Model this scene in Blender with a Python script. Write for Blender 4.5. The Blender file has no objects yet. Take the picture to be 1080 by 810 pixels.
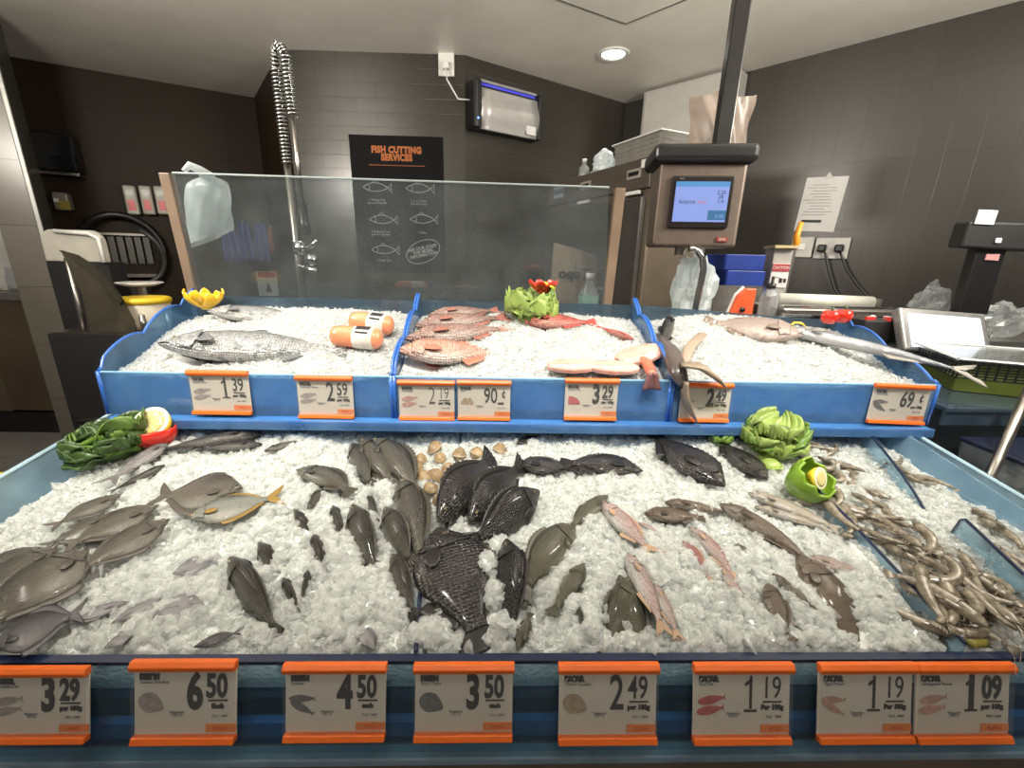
import bpy, bmesh, math, random
import numpy as np
from mathutils import Vector, Matrix, noise
random.seed(7); rng = np.random.default_rng(7)
SC = bpy.context.scene
COL = SC.collection
rad = math.radians
PI = math.pi
# ------------------------------------------------------------------ camera (1080 x 810 frame)
FPX = 453.0
CAM = Vector((0, 0, 1.55))
RM = Matrix.Rotation(rad(-1.8), 3, 'Z') @ Matrix.Rotation(rad(90 - 16.5), 3, 'X') @ Matrix.Rotation(rad(1.4), 3, 'Z')
cd = bpy.data.cameras.new('camera'); cam = bpy.data.objects.new('camera', cd); COL.objects.link(cam)
cd.sensor_width = 36; cd.lens = 36 * FPX / 1080; cd.clip_start = 0.02; cd.clip_end = 60
cam.matrix_world = Matrix.Translation(CAM) @ RM.to_4x4()
SC.camera = cam
def ray(x, y): return RM @ Vector(((x - 540) / FPX, -(y - 405) / FPX, -1))
def at_y(x, y, Y): d = ray(x, y); return CAM + d * ((Y - CAM.y) / d.y)
def at_z(x, y, Z): d = ray(x, y); return CAM + d * ((Z - CAM.z) / d.z)
def at_plane(x, y, p, n): d = ray(x, y); return CAM + d * ((p - CAM).dot(n) / d.dot(n))
def V(*a): return Vector(a)
# ------------------------------------------------------------------ materials
MATS = {}
def new_mat(name):
    m = bpy.data.materials.new(name); m.use_nodes = True; nt = m.node_tree
    for n in list(nt.nodes): nt.nodes.remove(n)
    return m, nt, nt.nodes.new('ShaderNodeOutputMaterial')
def N(nt, t, **k):
    n = nt.nodes.new(t)
    for a, b in k.items():
        if a.startswith('i_'):
            key = a[2:].replace('_', ' ')
            n.inputs[int(key) if key.isdigit() else key].default_value = b
        else: setattr(n, a, b)
    return n
def c4(c): return (c[0], c[1], c[2], 1.0)
def ramp(nt, fac, stops):
    r = nt.nodes.new('ShaderNodeValToRGB'); e = r.color_ramp.elements
    while len(e) < len(stops): e.new(0.5)
    for q, (p, c) in zip(e, stops): q.position = p; q.color = c4(c)
    nt.links.new(fac, r.inputs[0]); return r.outputs[0]
def pm(name, col, rough=0.5, metal=0.0, var=0.12, nscale=12.0, bump=0.0, bscale=60.0, emit=0.0, spec=0.5, sss=0.0, coat=0.0, ecol=None):
    if name in MATS: return MATS[name]
    m, nt, out = new_mat(name); L = nt.links.new
    b = N(nt, 'ShaderNodeBsdfPrincipled'); L(b.outputs[0], out.inputs[0])
    b.inputs['Roughness'].default_value = rough; b.inputs['Metallic'].default_value = metal
    b.inputs['Specular IOR Level'].default_value = spec; b.inputs['Coat Weight'].default_value = coat
    b.inputs['Coat Roughness'].default_value = 0.1
    if sss: b.inputs['Subsurface Weight'].default_value = sss; b.inputs['Subsurface Radius'].default_value = (.01, .008, .006); b.inputs['Subsurface Scale'].default_value = 1.0
    tc = N(nt, 'ShaderNodeTexCoord')
    if var > 0:
        nz = N(nt, 'ShaderNodeTexNoise', i_Scale=nscale, i_Detail=4.0); L(tc.outputs['Object'], nz.inputs['Vector'])
        o = ramp(nt, nz.outputs[0], [(0.3, [c * (1 - var) for c in col]), (0.7, [min(1, c * (1 + var)) for c in col])])
        L(o, b.inputs['Base Color'])
    else: b.inputs['Base Color'].default_value = c4(col)
    if bump:
        nb = N(nt, 'ShaderNodeTexNoise', i_Scale=bscale, i_Detail=5.0); L(tc.outputs['Object'], nb.inputs['Vector'])
        bp = N(nt, 'ShaderNodeBump', i_Strength=bump, i_Distance=0.01); L(nb.outputs[0], bp.inputs['Height']); L(bp.outputs[0], b.inputs['Normal'])
    if emit:
        b.inputs['Emission Color'].default_value = c4(ecol or col); b.inputs['Emission Strength'].default_value = emit
    MATS[name] = m; return m
def clear_mat(name, tint, body=0.06, bodycol=(.8, .85, .9), rough=0.02, ior=1.45, trans=False, nsc=9.0, tlf=.45):
    """clear sheet: tinted transmission + Fresnel gloss + a little haze"""
    if name in MATS: return MATS[name]
    m, nt, out = new_mat(name); L = nt.links.new
    tr = N(nt, 'ShaderNodeBsdfTransparent'); tr.inputs[0].default_value = c4(tint)
    gl = N(nt, 'ShaderNodeBsdfGlossy'); gl.inputs['Roughness'].default_value = rough; gl.inputs[0].default_value = (1, 1, 1, 1)
    tc = N(nt, 'ShaderNodeTexCoord'); nz = N(nt, 'ShaderNodeTexNoise', i_Scale=nsc, i_Detail=5.0); L(tc.outputs['Object'], nz.inputs['Vector'])
    mr = N(nt, 'ShaderNodeMapRange'); mr.inputs[1].default_value = .3; mr.inputs[2].default_value = .75; mr.inputs[3].default_value = body * .6; mr.inputs[4].default_value = min(1, body * 1.4)
    L(nz.outputs[0], mr.inputs[0])
    if trans:
        df0 = N(nt, 'ShaderNodeBsdfDiffuse'); df0.inputs[0].default_value = c4(bodycol)
        tl = N(nt, 'ShaderNodeBsdfTranslucent'); tl.inputs[0].default_value = c4(bodycol)
        df = N(nt, 'ShaderNodeMixShader'); df.inputs[0].default_value = tlf; L(df0.outputs[0], df.inputs[1]); L(tl.outputs[0], df.inputs[2])
    else:
        df = N(nt, 'ShaderNodeBsdfDiffuse'); df.inputs[0].default_value = c4(bodycol)
    m1 = N(nt, 'ShaderNodeMixShader'); L(mr.outputs[0], m1.inputs[0]); L(tr.outputs[0], m1.inputs[1]); L(df.outputs[0], m1.inputs[2])
    lw = N(nt, 'ShaderNodeLayerWeight', i_Blend=.5); pw_ = N(nt, 'ShaderNodeMath', operation='POWER'); pw_.inputs[1].default_value = 5.0; L(lw.outputs['Facing'], pw_.inputs[0])
    f0 = ((ior - 1) / (ior + 1)) ** 2; fr = N(nt, 'ShaderNodeMath', operation='MULTIPLY_ADD'); fr.inputs[1].default_value = 1 - f0; fr.inputs[2].default_value = f0; L(pw_.outputs[0], fr.inputs[0]); m2 = N(nt, 'ShaderNodeMixShader')
    L(fr.outputs[0], m2.inputs[0]); L(m1.outputs[0], m2.inputs[1]); L(gl.outputs[0], m2.inputs[2]); L(m2.outputs[0], out.inputs[0])
    MATS[name] = m; return m
def tile_mat(name, col, grout, w, h, rough=0.2, offset=0.0, vert=False, mortar=0.003, var=0.1, spec=.5):
    m, nt, out = new_mat(name); L = nt.links.new
    tc = N(nt, 'ShaderNodeTexCoord'); sp = N(nt, 'ShaderNodeSeparateXYZ'); L(tc.outputs['Object'], sp.inputs[0])
    cb = N(nt, 'ShaderNodeCombineXYZ')
    if vert: L(sp.outputs[2], cb.inputs[0]); L(sp.outputs[0], cb.inputs[1])
    else: L(sp.outputs[0], cb.inputs[0]); L(sp.outputs[2], cb.inputs[1])
    br = N(nt, 'ShaderNodeTexBrick', offset=offset, i_Scale=1.0); L(cb.outputs[0], br.inputs[0])
    br.inputs['Brick Width'].default_value = w; br.inputs['Row Height'].default_value = h; br.inputs['Mortar Size'].default_value = mortar
    br.inputs['Color1'].default_value = c4(col); br.inputs['Color2'].default_value = c4([c * (1 - var) for c in col]); br.inputs['Mortar'].default_value = c4(grout)
    b = N(nt, 'ShaderNodeBsdfPrincipled'); L(br.outputs[0], b.inputs['Base Color']); L(b.outputs[0], out.inputs[0])
    b.inputs['Roughness'].default_value = rough; b.inputs['Specular IOR Level'].default_value = spec
    nz = N(nt, 'ShaderNodeTexNoise', i_Scale=2.2, i_Detail=2.0); L(tc.outputs['Object'], nz.inputs['Vector'])
    ad = N(nt, 'ShaderNodeMath', operation='MULTIPLY_ADD'); ad.inputs[1].default_value = -.6; L(br.outputs['Fac'], ad.inputs[0]); L(nz.outputs[0], ad.inputs[2])
    bp = N(nt, 'ShaderNodeBump', i_Strength=.25, i_Distance=.006); L(ad.outputs[0], bp.inputs['Height']); L(bp.outputs[0], b.inputs['Normal'])
    MATS[name] = m; return m
def ice_mat(name, col, rough, sss, tr):
    m, nt, out = new_mat(name); L = nt.links.new
    b = N(nt, 'ShaderNodeBsdfPrincipled'); b.inputs['Roughness'].default_value = rough; b.inputs['Specular IOR Level'].default_value = .6
    b.inputs['IOR'].default_value = 1.31
    tc = N(nt, 'ShaderNodeTexCoord'); nz = N(nt, 'ShaderNodeTexNoise', i_Scale=70.0, i_Detail=3.0); L(tc.outputs['Object'], nz.inputs['Vector'])
    L(ramp(nt, nz.outputs[0], [(.3, [c * .93 for c in col]), (.65, col)]), b.inputs['Base Color'])
    tl = N(nt, 'ShaderNodeBsdfTranslucent'); tl.inputs[0].default_value = c4(col)
    gl = N(nt, 'ShaderNodeBsdfTransparent'); gl.inputs[0].default_value = (.86, .9, .92, 1)
    m1 = N(nt, 'ShaderNodeMixShader'); m1.inputs[0].default_value = sss; L(b.outputs[0], m1.inputs[1]); L(tl.outputs[0], m1.inputs[2])
    m2 = N(nt, 'ShaderNodeMixShader'); m2.inputs[0].default_value = tr; L(m1.outputs[0], m2.inputs[1]); L(gl.outputs[0], m2.inputs[2])
    L(m2.outputs[0], out.inputs[0]); MATS[name] = m; return m
# ------------------------------------------------------------------ objects
def tag(o, label, cat, group=None, kind=None):
    if label: o['label'] = label
    if cat: o['category'] = cat
    if group: o['group'] = group
    if kind: o['kind'] = kind
    return o
def thing(name, label, cat, loc=(0, 0, 0), mat3=None, group=None, scale=1.0):
    o = bpy.data.objects.new(name, None); COL.objects.link(o); o.empty_display_size = .05
    M = Matrix.Translation(Vector(loc))
    if mat3 is not None: M = M @ mat3.to_4x4()
    o.matrix_world = M @ Matrix.Diagonal((*(scale if hasattr(scale, '__len__') else (scale,) * 3), 1))
    o['_l'] = list(loc)
    return tag(o, label, cat, group)
class MB:
    def __init__(s): s.v = []; s.f = []; s.m = []; s.mi = 0
    def add(s, vs, fs, M=None):
        k = len(s.v); s.v += [tuple(M @ Vector(p)) if M is not None else tuple(p) for p in vs]
        s.f += [tuple(i + k for i in f) for f in fs]; s.m += [s.mi] * len(fs); return s
    def box(s, c, d, R=None):
        x, y, z = d[0] / 2, d[1] / 2, d[2] / 2
        vs = [(a, b, e) for a in (-x, x) for b in (-y, y) for e in (-z, z)]
        M = Matrix.Translation(Vector(c)) @ (R.to_4x4() if R is not None else Matrix())
        return s.add(vs, [(0, 1, 3, 2), (4, 6, 7, 5), (0, 4, 5, 1), (2, 3, 7, 6), (0, 2, 6, 4), (1, 5, 7, 3)], M)
    def prism(s, poly, axis, a, b):
        """polygon in the two axes other than `axis`, from a to b"""
        n = len(poly); vs = []
        for t in (a, b):
            for p in poly:
                q = list(p); q.insert(axis, t); vs.append(q)
        fs = [tuple(range(n))[::-1], tuple(range(n, 2 * n))] + [(i, (i + 1) % n, n + (i + 1) % n, n + i) for i in range(n)]
        return s.add(vs, fs)
    def slab(s, pts, n, t):
        """planar polygon (3-D points) thickened along n by t"""
        k = len(pts); vs = [Vector(p) for p in pts] + [Vector(p) + Vector(n) * t for p in pts]
        return s.add(vs, [tuple(range(k))[::-1], tuple(range(k, 2 * k))] + [(i, (i + 1) % k, k + (i + 1) % k, k + i) for i in range(k)])
    def tube(s, pts, r, n=8, cap=True, flat=1.0):
        pts = [Vector(p) for p in pts]; rr = r if hasattr(r, '__len__') else [r] * len(pts)
        vs = []; up = None
        for i, p in enumerate(pts):
            t = (pts[min(i + 1, len(pts) - 1)] - pts[max(i - 1, 0)]).normalized()
            if up is None: up = Vector((0, 0, 1)) if abs(t.z) < .9 else Vector((1, 0, 0))
            a = t.cross(up)
            if a.length < 1e-6: a = t.orthogonal()
            a.normalize(); b = a.cross(t).normalized(); up = b
            for k in range(n): vs.append(p + (a * math.cos(2 * PI * k / n) + b * math.sin(2 * PI * k / n) * flat) * rr[i])
        fs = [(i * n + k, i * n + (k + 1) % n, (i + 1) * n + (k + 1) % n, (i + 1) * n + k) for i in range(len(pts) - 1) for k in range(n)]
        if cap: fs += [tuple(range(n))[::-1], tuple(range((len(pts) - 1) * n, len(pts) * n))]
        return s.add(vs, fs)
    def lathe(s, prof, n=20, M=None, a0=0, a1=2 * PI):
        full = abs(a1 - a0 - 2 * PI) < 1e-5; cnt = n if full else n + 1
        vs = [(r * math.cos(a0 + (a1 - a0) * k / n), r * math.sin(a0 + (a1 - a0) * k / n), z) for r, z in prof for k in range(cnt)]
        fs = [(i * cnt + k, i * cnt + (k + 1) % cnt, (i + 1) * cnt + (k + 1) % cnt, (i + 1) * cnt + k) for i in range(len(prof) - 1) for k in range(n)]
        if full:
            if prof[0][0] > 1e-6: fs.append(tuple(range(cnt))[::-1])
            if prof[-1][0] > 1e-6: fs.append(tuple(range((len(prof) - 1) * cnt, len(prof) * cnt)))
        return s.add(vs, fs, M)
    def ball(s, c, r, n=12, M=None):
        rr = r if hasattr(r, '__len__') else (r, r, r)
        T = Matrix.Translation(Vector(c)) @ (M.to_4x4() if M is not None else Matrix()) @ Matrix.Diagonal((*rr, 1))
        return s.lathe([(max(1e-7, math.sin(PI * i / (n // 2 + 2))), -math.cos(PI * i / (n // 2 + 2))) for i in range(n // 2 + 3)], n, T)
    def grid(s, fn, nu, nv, thick=0.0, M=None):
        vs = [fn(i / nu, j / nv) for i in range(nu + 1) for j in range(nv + 1)]
        fs = [(i * (nv + 1) + j, (i + 1) * (nv + 1) + j, (i + 1) * (nv + 1) + j + 1, i * (nv + 1) + j + 1) for i in range(nu) for j in range(nv)]
        return s.add(vs, fs, M)
    def build(s, name, mat, parent=None, world=False, smooth=False, bevel=0, solid=0, sub=0, kind=None, recalc=True, seg=2):
        me = bpy.data.meshes.new(name); vs = s.v
        if parent is not None and world:
            inv = parent.matrix_world.inverted(); vs = [tuple(inv @ Vector(p)) for p in vs]
        loc = None
        if parent is None:
            a = np.array(vs); lo, hi = a.min(0), a.max(0); loc = np.array([(lo[0] + hi[0]) / 2, (lo[1] + hi[1]) / 2, lo[2]])
            vs = (a - loc).tolist()
        me.from_pydata(vs, [], s.f)
        mats = mat if isinstance(mat, (list, tuple)) else [mat]
        for q in mats: me.materials.append(q)
        if len(mats) > 1: me.polygons.foreach_set('material_index', s.m)
        if recalc:
            bm = bmesh.new(); bm.from_mesh(me); bmesh.ops.remove_doubles(bm, verts=bm.verts, dist=1e-6); bmesh.ops.recalc_face_normals(bm, faces=bm.faces); bm.to_mesh(me); bm.free()
        if smooth:
            me.polygons.foreach_set('use_smooth', [True] * len(me.polygons))
        o = bpy.data.objects.new(name, me); COL.objects.link(o)
        if loc is not None: o.location = loc
        if parent is not None: o.parent = parent
        if solid: q = o.modifiers.new('solid', 'SOLIDIFY'); q.thickness = solid; q.offset = 0
        if bevel: q = o.modifiers.new('bevel', 'BEVEL'); q.width = bevel; q.segments = seg; q.limit_method = 'ANGLE'
        if sub: q = o.modifiers.new('sub', 'SUBSURF'); q.levels = sub; q.render_levels = sub
        if kind: o['kind'] = kind
        return o
def text(s, size, name, mat, parent, pos, R, bold=0.0, sx=1.0, align='CENTER', depth=0.0004, sp=1.0):
    """writing as a thin mesh; pos/R in the parent's local space (text x right, y up)"""
    cu = bpy.data.curves.new('t', 'FONT'); cu.body = s; cu.size = size; cu.align_x = align; cu.align_y = 'CENTER'; cu.extrude = depth
    cu.offset = bold; cu.resolution_u = 3; cu.space_character = sp; cu.space_line = .85
    t = bpy.data.objects.new('t', cu); COL.objects.link(t); dg = bpy.context.evaluated_depsgraph_get(); dg.update()
    me = bpy.data.meshes.new_from_object(t.evaluated_get(dg)); bpy.data.objects.remove(t); bpy.data.curves.remove(cu)
    me.name = name; me.materials.clear(); me.materials.append(mat)
    me.transform(Matrix.Translation(Vector(pos)) @ R.to_4x4() @ Matrix.Diagonal((sx, 1, 1, 1)))
    o = bpy.data.objects.new(name, me); COL.objects.link(o); o.parent = parent
    return o
def struct(o): o['kind'] = 'structure'; return o
def dup(root, M, label=None, group=None):
    r = root.copy(); COL.objects.link(r); r.matrix_world = M
    if label: r['label'] = label
    if group: r['group'] = group
    for ch in root.children:
        c = ch.copy(); COL.objects.link(c); c.parent = r
        for g in ch.children:
            d = g.copy(); COL.objects.link(d); d.parent = c
    return r
FACE = Matrix(((1, 0, 0), (0, 0, -1), (0, 1, 0)))   # text in XY -> facing -Y
I3 = Matrix.Identity(3)
# ================================================================== ROOM
ZC = 3.0
class Wall:
    def __init__(s, P0, P1): 
        s.O = Vector((P0.x, P0.y, 0)); d = Vector((P1.x - P0.x, P1.y - P0.y, 0)); s.len = d.length; s.u = d.normalized(); s.n = Vector((-s.u.y, s.u.x, 0))
        s.R = Matrix((s.u, s.n, Vector((0, 0, 1)))).transposed()
    def uz(s, px, py, off=0.0): p = at_plane(px, py, s.O - s.n * off, s.n); return (p - s.O).dot(s.u), p.z
    def pt(s, u, z, off=0.0): return s.O + s.u * u - s.n * off + Vector((0, 0, z))
    def build(s, name, mat, e0=0.0, e1=0.0):
        m = MB(); m.box(((s.len + e1 - e0) / 2, .06, ZC / 2), (s.len + e0 + e1, .12, ZC))
        o = m.build(name, mat, recalc=True); loc = s.pt((s.len + e1 - e0) / 2, 0) + s.n * .06
        # keep the mesh in the wall's own axes so the tile courses follow it
        o.location = loc; o.rotation_euler = (0, 0, math.atan2(s.u.y, s.u.x)); return struct(o)
cA, cB, cC, cD, cE, cG = (at_z(x, y, ZC) for x, y in ((25, 62), (268, 103), (296, 52), (490, 58), (660, 109), (1080, 0)))
T_dark = tile_mat('brown_tile', (.026, .017, .010), (.018, .012, .008), .6, .3, .5, spec=.15)
T_grey = tile_mat('taupe_tile', (.042, .038, .031), (.034, .031, .026), .3, .1, .26, .5)
T_right = tile_mat('taupe_tile_upright', (.045, .042, .036), (.034, .032, .027), .45, .15, .30, .0, True)
W_left = Wall(cA + (cA - cB) * .85, cB); W_ret = Wall(cB, cC); W_back = Wall(cC, cD); W_rear = Wall(cD, cE); W_right = Wall(cE, cG + (cG - cE) * .45)
W_left.build('wall_left', T_dark, 0, .05); W_ret.build('wall_return', T_dark); W_back.build('wall_back', T_grey); W_rear.build('wall_rear', T_grey, 0, .1)
W_right.build('wall_right', T_right, .1)
def slab_z(name, x0, x1, y0, y1, z0, z1, mat):
    m = MB(); m.box(((x0 + x1) / 2, (y0 + y1) / 2, (z0 + z1) / 2), (x1 - x0, y1 - y0, z1 - z0)); return struct(m.build(name, mat))
M_ceil = pm('ceiling_paint', (.90, .87, .80), .38, var=.05, nscale=3)
slab_z('ceiling', -7, 5, -3, 6.2, ZC, ZC + .1, M_ceil)
def floor_mat():
    m, nt, out = new_mat('floor'); L = nt.links.new
    tc = N(nt, 'ShaderNodeTexCoord'); n1 = N(nt, 'ShaderNodeTexNoise', i_Scale=5.0, i_Detail=8.0, i_Roughness=.7); L(tc.outputs['Object'], n1.inputs[0])
    br = N(nt, 'ShaderNodeTexBrick', offset=0.0, i_Scale=1.0); L(tc.outputs['Object'], br.inputs[0]); br.inputs['Brick Width'].default_value = .6; br.inputs['Row Height'].default_value = .6; br.inputs['Mortar Size'].default_value = .004
    br.inputs['Color1'].default_value = br.inputs['Color2'].default_value = (1, 1, 1, 1); br.inputs['Mortar'].default_value = (.55, .55, .55, 1)
    mx = N(nt, 'ShaderNodeMix', data_type='RGBA', blend_type='MULTIPLY'); mx.inputs[0].default_value = 1
    L(ramp(nt, n1.outputs[0], [(.3, (.20, .195, .18)), (.7, (.36, .35, .33))]), mx.inputs[6]); L(br.outputs[0], mx.inputs[7])
    b = N(nt, 'ShaderNodeBsdfPrincipled', i_Roughness=.35); L(mx.outputs[2], b.inputs['Base Color']); L(b.outputs[0], out.inputs[0]); return m
slab_z('floor', -7, 5, -3, 6.2, -.1, 0, floor_mat())
# ceiling access hatch: two joints seen above the downlight
h0, h1, h2 = at_z(660, 25, ZC), at_z(590, 0, ZC), at_z(722, 0, ZC)
def strip(m, a, b, w=.006):
    d = (b - a).normalized(); n = Vector((-d.y, d.x, 0)) * w; m.slab([a - n, a + n, b + n, b - n], (0, 0, -1), .003)
m = MB(); strip(m, h0, h0 + (h1 - h0) * 1.6); strip(m, h0, h0 + (h2 - h0) * 1.6); struct(m.build('trim_1', pm('joint', (.16, .155, .14), .8)))
# common materials
M_steel = pm('brushed_steel', (.50, .47, .43), .28, 1.0, var=.10, nscale=30)
M_steel_dk = pm('dark_steel', (.22, .20, .18), .32, 1.0, var=.15, nscale=20)
M_chrome = pm('chrome', (.75, .75, .75), .12, 1.0, var=.02)
M_black = pm('black_plastic', (.012, .012, .013), .35)
M_blackm = pm('matt_black', (.014, .014, .015), .6)
M_white = pm('white_plastic', (.72, .71, .68), .35, var=.04)
M_offw = pm('off_white_plastic', (.46, .44, .385), .45, var=.06)
M_paper = pm('paper', (.74, .73, .71), .7, var=.03)
M_ink = pm('ink', (.02, .02, .022), .6, var=0)
M_greyink = pm('grey_ink', (.25, .25, .25), .6, var=0)
M_red = pm('red_plastic', (.62, .035, .03), .35)
M_orange = pm('orange_plastic', (.88, .17, .02), .38, var=.05)
M_yellow = pm('yellow_plastic', (.85, .60, .03), .4, var=.05)
M_bluepl = pm('blue_plastic', (.010, .035, .24), .4)
M_clear = clear_mat('clear_plastic', (.93, .95, .96), .10)
M_film = clear_mat('thin_plastic_film', (.9, .92, .93), .32, (.8, .84, .86), .2, trans=True)
M_whitebag = clear_mat('white_plastic_film', (.9, .94, .95), .86, (.80, .86, .87), .3, trans=True)
M_brownbag = clear_mat('brown_plastic_film', (.6, .5, .42), .78, (.42, .35, .30), .35, trans=True)
# downlight
p = at_z(647, 57, ZC); t = thing('ceiling_light', 'round recessed downlight shining in the ceiling above the steel cabinet', 'ceiling light', p)
m = MB(); m.lathe([(.085, -.002), (.098, -.012), (.118, -.006), (.12, 0), (.085, 0)], 32); m.build('trim_ring', M_white, t, smooth=True)
m = MB(); m.lathe([(1e-6, -.009), (.05, -.008), (.084, -.003), (.084, -.001), (1e-6, -.001)], 28); m.build('lens', pm('lamp', (1, .97, .9), .3, var=0, emit=9.0), t, smooth=True)
# poster
u0, z1 = W_back.uz(368, 142); u1, _ = W_back.uz(467, 143); _, z0 = W_back.uz(425, 287)
pw, ph = u1 - u0, z1 - z0
t = thing('poster', 'black fish cutting services poster on the grey tiled back wall', 'poster', W_back.pt((u0 + u1) / 2, z0, .001), W_back.R)
m = MB(); m.box((0, -.004, ph / 2), (pw, .008, ph)); m.build('panel', pm('poster_black', (.008, .008, .009), .7, spec=.1), t)
M_or_t = pm('poster_orange', (.42, .14, .05), .6, var=0, spec=.1); M_wh_t = pm('poster_white', (.42, .42, .40), .6, var=0)
y_ = -.0085
text('FISH CUTTING\nSERVICES', ph * .062, 'heading_text', M_or_t, t, (0, y_, ph * .875), FACE, .004, .86, sp=1.1)
m = MB(); m.box((0, y_, ph * .795), (pw * .6, .001, .004)); m.build('rule_line', M_or_t, t)
def fish_outline(cx, cz, L, H):
    up = [(cx - L / 2 + L * k / 10, y_, cz + H * math.sin(PI * k / 10) ** .8) for k in range(11)]
    dn = [(cx - L / 2 + L * k / 10, y_, cz - H * .8 * math.sin(PI * k / 10) ** .8) for k in range(11)]
    tail = [(cx + L / 2, y_, cz), (cx + L * .68, y_, cz + H), (cx + L * .63, y_, cz), (cx + L * .68, y_, cz - H), (cx + L / 2, y_, cz)]
    q = MB(); q.tube(up, .0035, 4); q.tube(dn, .0035, 4); q.tube(tail, .0035, 4)
    q.tube([(cx - L * .12, y_, cz + H), (cx, y_, cz + H * 1.6), (cx + L * .1, y_, cz + H)], .003, 4)
    q.tube([(cx - L * .28, y_, cz + H * .6), (cx - L * .22, y_, cz), (cx - L * .28, y_, cz - H * .6)], .003, 4); q.build('fish_drawing', M_wh_t, t)
for cx, cz in ((-.25, .635), (.22, .635), (-.2, .40), (.25, .41), (-.2, .17)): fish_outline(pw * cx, ph * cz, pw * .27, ph * .035)
for s, cx, cz in (('1 Whole Fish\ngut and descale', -.24, .535), ('2 Cut in Half\ngut and clean', .22, .535), ('3 Butterfly Cut\ngut and descale', -.22, .30), ('4 Fillet', .25, .31), ('5 Steak Cut', -.2, .09)):
    text(s, ph * .024, 'caption', M_wh_t, t, (pw * cx, y_, ph * cz), FACE)
m = MB(); m.tube([(pw * .25 + pw * .19 * math.cos(a), y_, ph * .165 + ph * .088 * math.sin(a) + pw * .05 * math.cos(a)) for a in [2 * PI * k / 32 for k in range(33)]], .0035, 4); m.build('badge_ring', M_wh_t, t)
text('ASK OUR STAFF\nFOR MORE\nINFORMATION', ph * .033, 'badge_text', M_wh_t, t, (pw * .25, y_, ph * .165), FACE @ Matrix.Rotation(rad(12), 3, 'Z'), .001)
# insect trap on the angled rear wall
ua, za = W_rear.uz(496, 80, .12); ub, _ = W_rear.uz(570, 100, .12); _, zb = W_rear.uz(496, 134, .12)
ua = max(ua, .02); w, h = ub - ua, za - zb
t = thing('insect_trap', 'silver ultraviolet insect trap with blue glow mounted on the tiled wall', 'insect trap', W_rear.pt((ua + ub) / 2, zb, 0), W_rear.R)
def wavy(u, v): 
    z = h * (.02 + .84 * v); return (-w / 2 + .05 + (w - .07) * u, -.12 + .014 * math.cos(v * 6.5) - .01 * math.sin(v * PI), z)
m = MB(); m.grid(wavy, 6, 24); m.build('front_cover', pm('trap_silver', (.50, .49, .47), .35, .25, var=.05), t, smooth=True, solid=.006)
m = MB(); m.box((.01, -.055, h * .47), (w - .06, .10, h * .9)); m.build('back_housing', M_black, t, bevel=.01)
for sx, wd in ((-1, .07), (1, .03)):
    m = MB(); m.box((sx * (w / 2 - wd / 2 + .01), -.07, h / 2), (wd, .145, h)); m.build('end_cap', M_black, t, bevel=.025, seg=4)
m = MB(); m.tube([(-w / 2 + .06, -.085, h * .90), (w / 2 - .03, -.085, h * .90)], .013, 10); m.build('ultraviolet_tube', pm('uv_glow', (.10, .10, 1), .4, var=0, emit=1.6), t, smooth=True)
m = MB(); m.box((.0, -.06, h * .975), (w - .08, .13, h * .05)); m.build('top_guard', pm('trap_grey', (.30, .30, .31), .4), t, bevel=.004)
m = MB(); m.box((w * .35, -.134, h * .18), (w * .15, .004, h * .2)); m.build('sticker', M_paper, t)
m = MB(); m.ball((-w / 2 + .02, -.144, h * .2), .008); m.build('indicator', pm('blue_led', (.1, .2, 1), .4, var=0, emit=4), t)
TRAP = t
# socket and its cord
us, zs = W_back.uz(471, 67)
us = min(us, W_back.len - .09)
t = thing('power_socket', 'white wall socket with a cord left of the insect trap', 'socket', W_back.pt(us, zs - .09, 0), W_back.R)
m = MB(); m.box((0, -.012, .09), (.12, .024, .18)); m.build('face_plate', M_white, t, bevel=.006)
m = MB(); m.box((.0, -.045, .06), (.05, .05, .05)); m.build('plug', M_white, t, bevel=.008)
e = W_rear.pt(ua, zb + h * .6, .06); s0 = W_back.pt(us, zs - .03, .06)
m = MB(); m.tube([s0, s0 + V(.01, -.02, -.10), s0.lerp(e, .5) + V(0, -.04, -.12), e], .006, 6); m.build('power_cord', M_white, TRAP, world=True, smooth=True)
# pillar
pb = at_z(105, 468, 0)
pR = Matrix.Rotation(rad(34), 3, 'Z')
t = thing('pillar', None, None, pb, pR); struct(t)
m = MB(); m.box((-.10, .20, ZC / 2), (.20, .40, ZC)); m.build('tiled_shaft', tile_mat('pillar_tile', (.17, .155, .13), (.09, .085, .07), .6, .42, .25), t)
m = MB(); m.box((-.002, -.002, ZC / 2), (.028, .028, ZC)); m.build('corner_trim', pm('corner_trim', (.40, .40, .37), .4, .4), t, bevel=.006)
# ---- left work area, all on or before the brown wall
def wl(px, py, off=0.0): u, z = W_left.uz(px, py, off); return u, z
def on_left(name, label, cat, px, py, group=None): u, z = wl(px, py); return thing(name, label, cat, W_left.pt(u, z), W_left.R, group)
PXM = lambda px, py, wall, off=0.0: (wall.uz(px + 10, py, off)[0] - wall.uz(px, py, off)[0]) / 10   # metres per pixel along a wall
k = PXM(60, 160, W_left)
t = on_left('extractor_hood', 'black glossy hood box on the dark wall beside the pillar', 'hood', 58, 183)
m = MB(); m.prism([(0, 0), (-.16, .0), (-.18, .12), (-.12, k * 50), (0, k * 50)], 0, -k * 26, k * 34); m.build('shell', pm('gloss_black', (.012, .013, .016), .15), t, bevel=.03, seg=3)
m = MB(); m.box((k * 4, -.08, -.012), (k * 56, .14, .02)); m.build('rim', M_steel_dk, t)
t = on_left('hand_towel_dispenser', 'narrow grey dispenser with a yellow lower half below the black hood', 'dispenser', 72, 223)
m = MB(); m.box((0, -.06, k * 12), (k * 17, .12, k * 24)); m.build('case', pm('grey_green', (.22, .21, .17), .4), t, bevel=.02)
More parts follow.
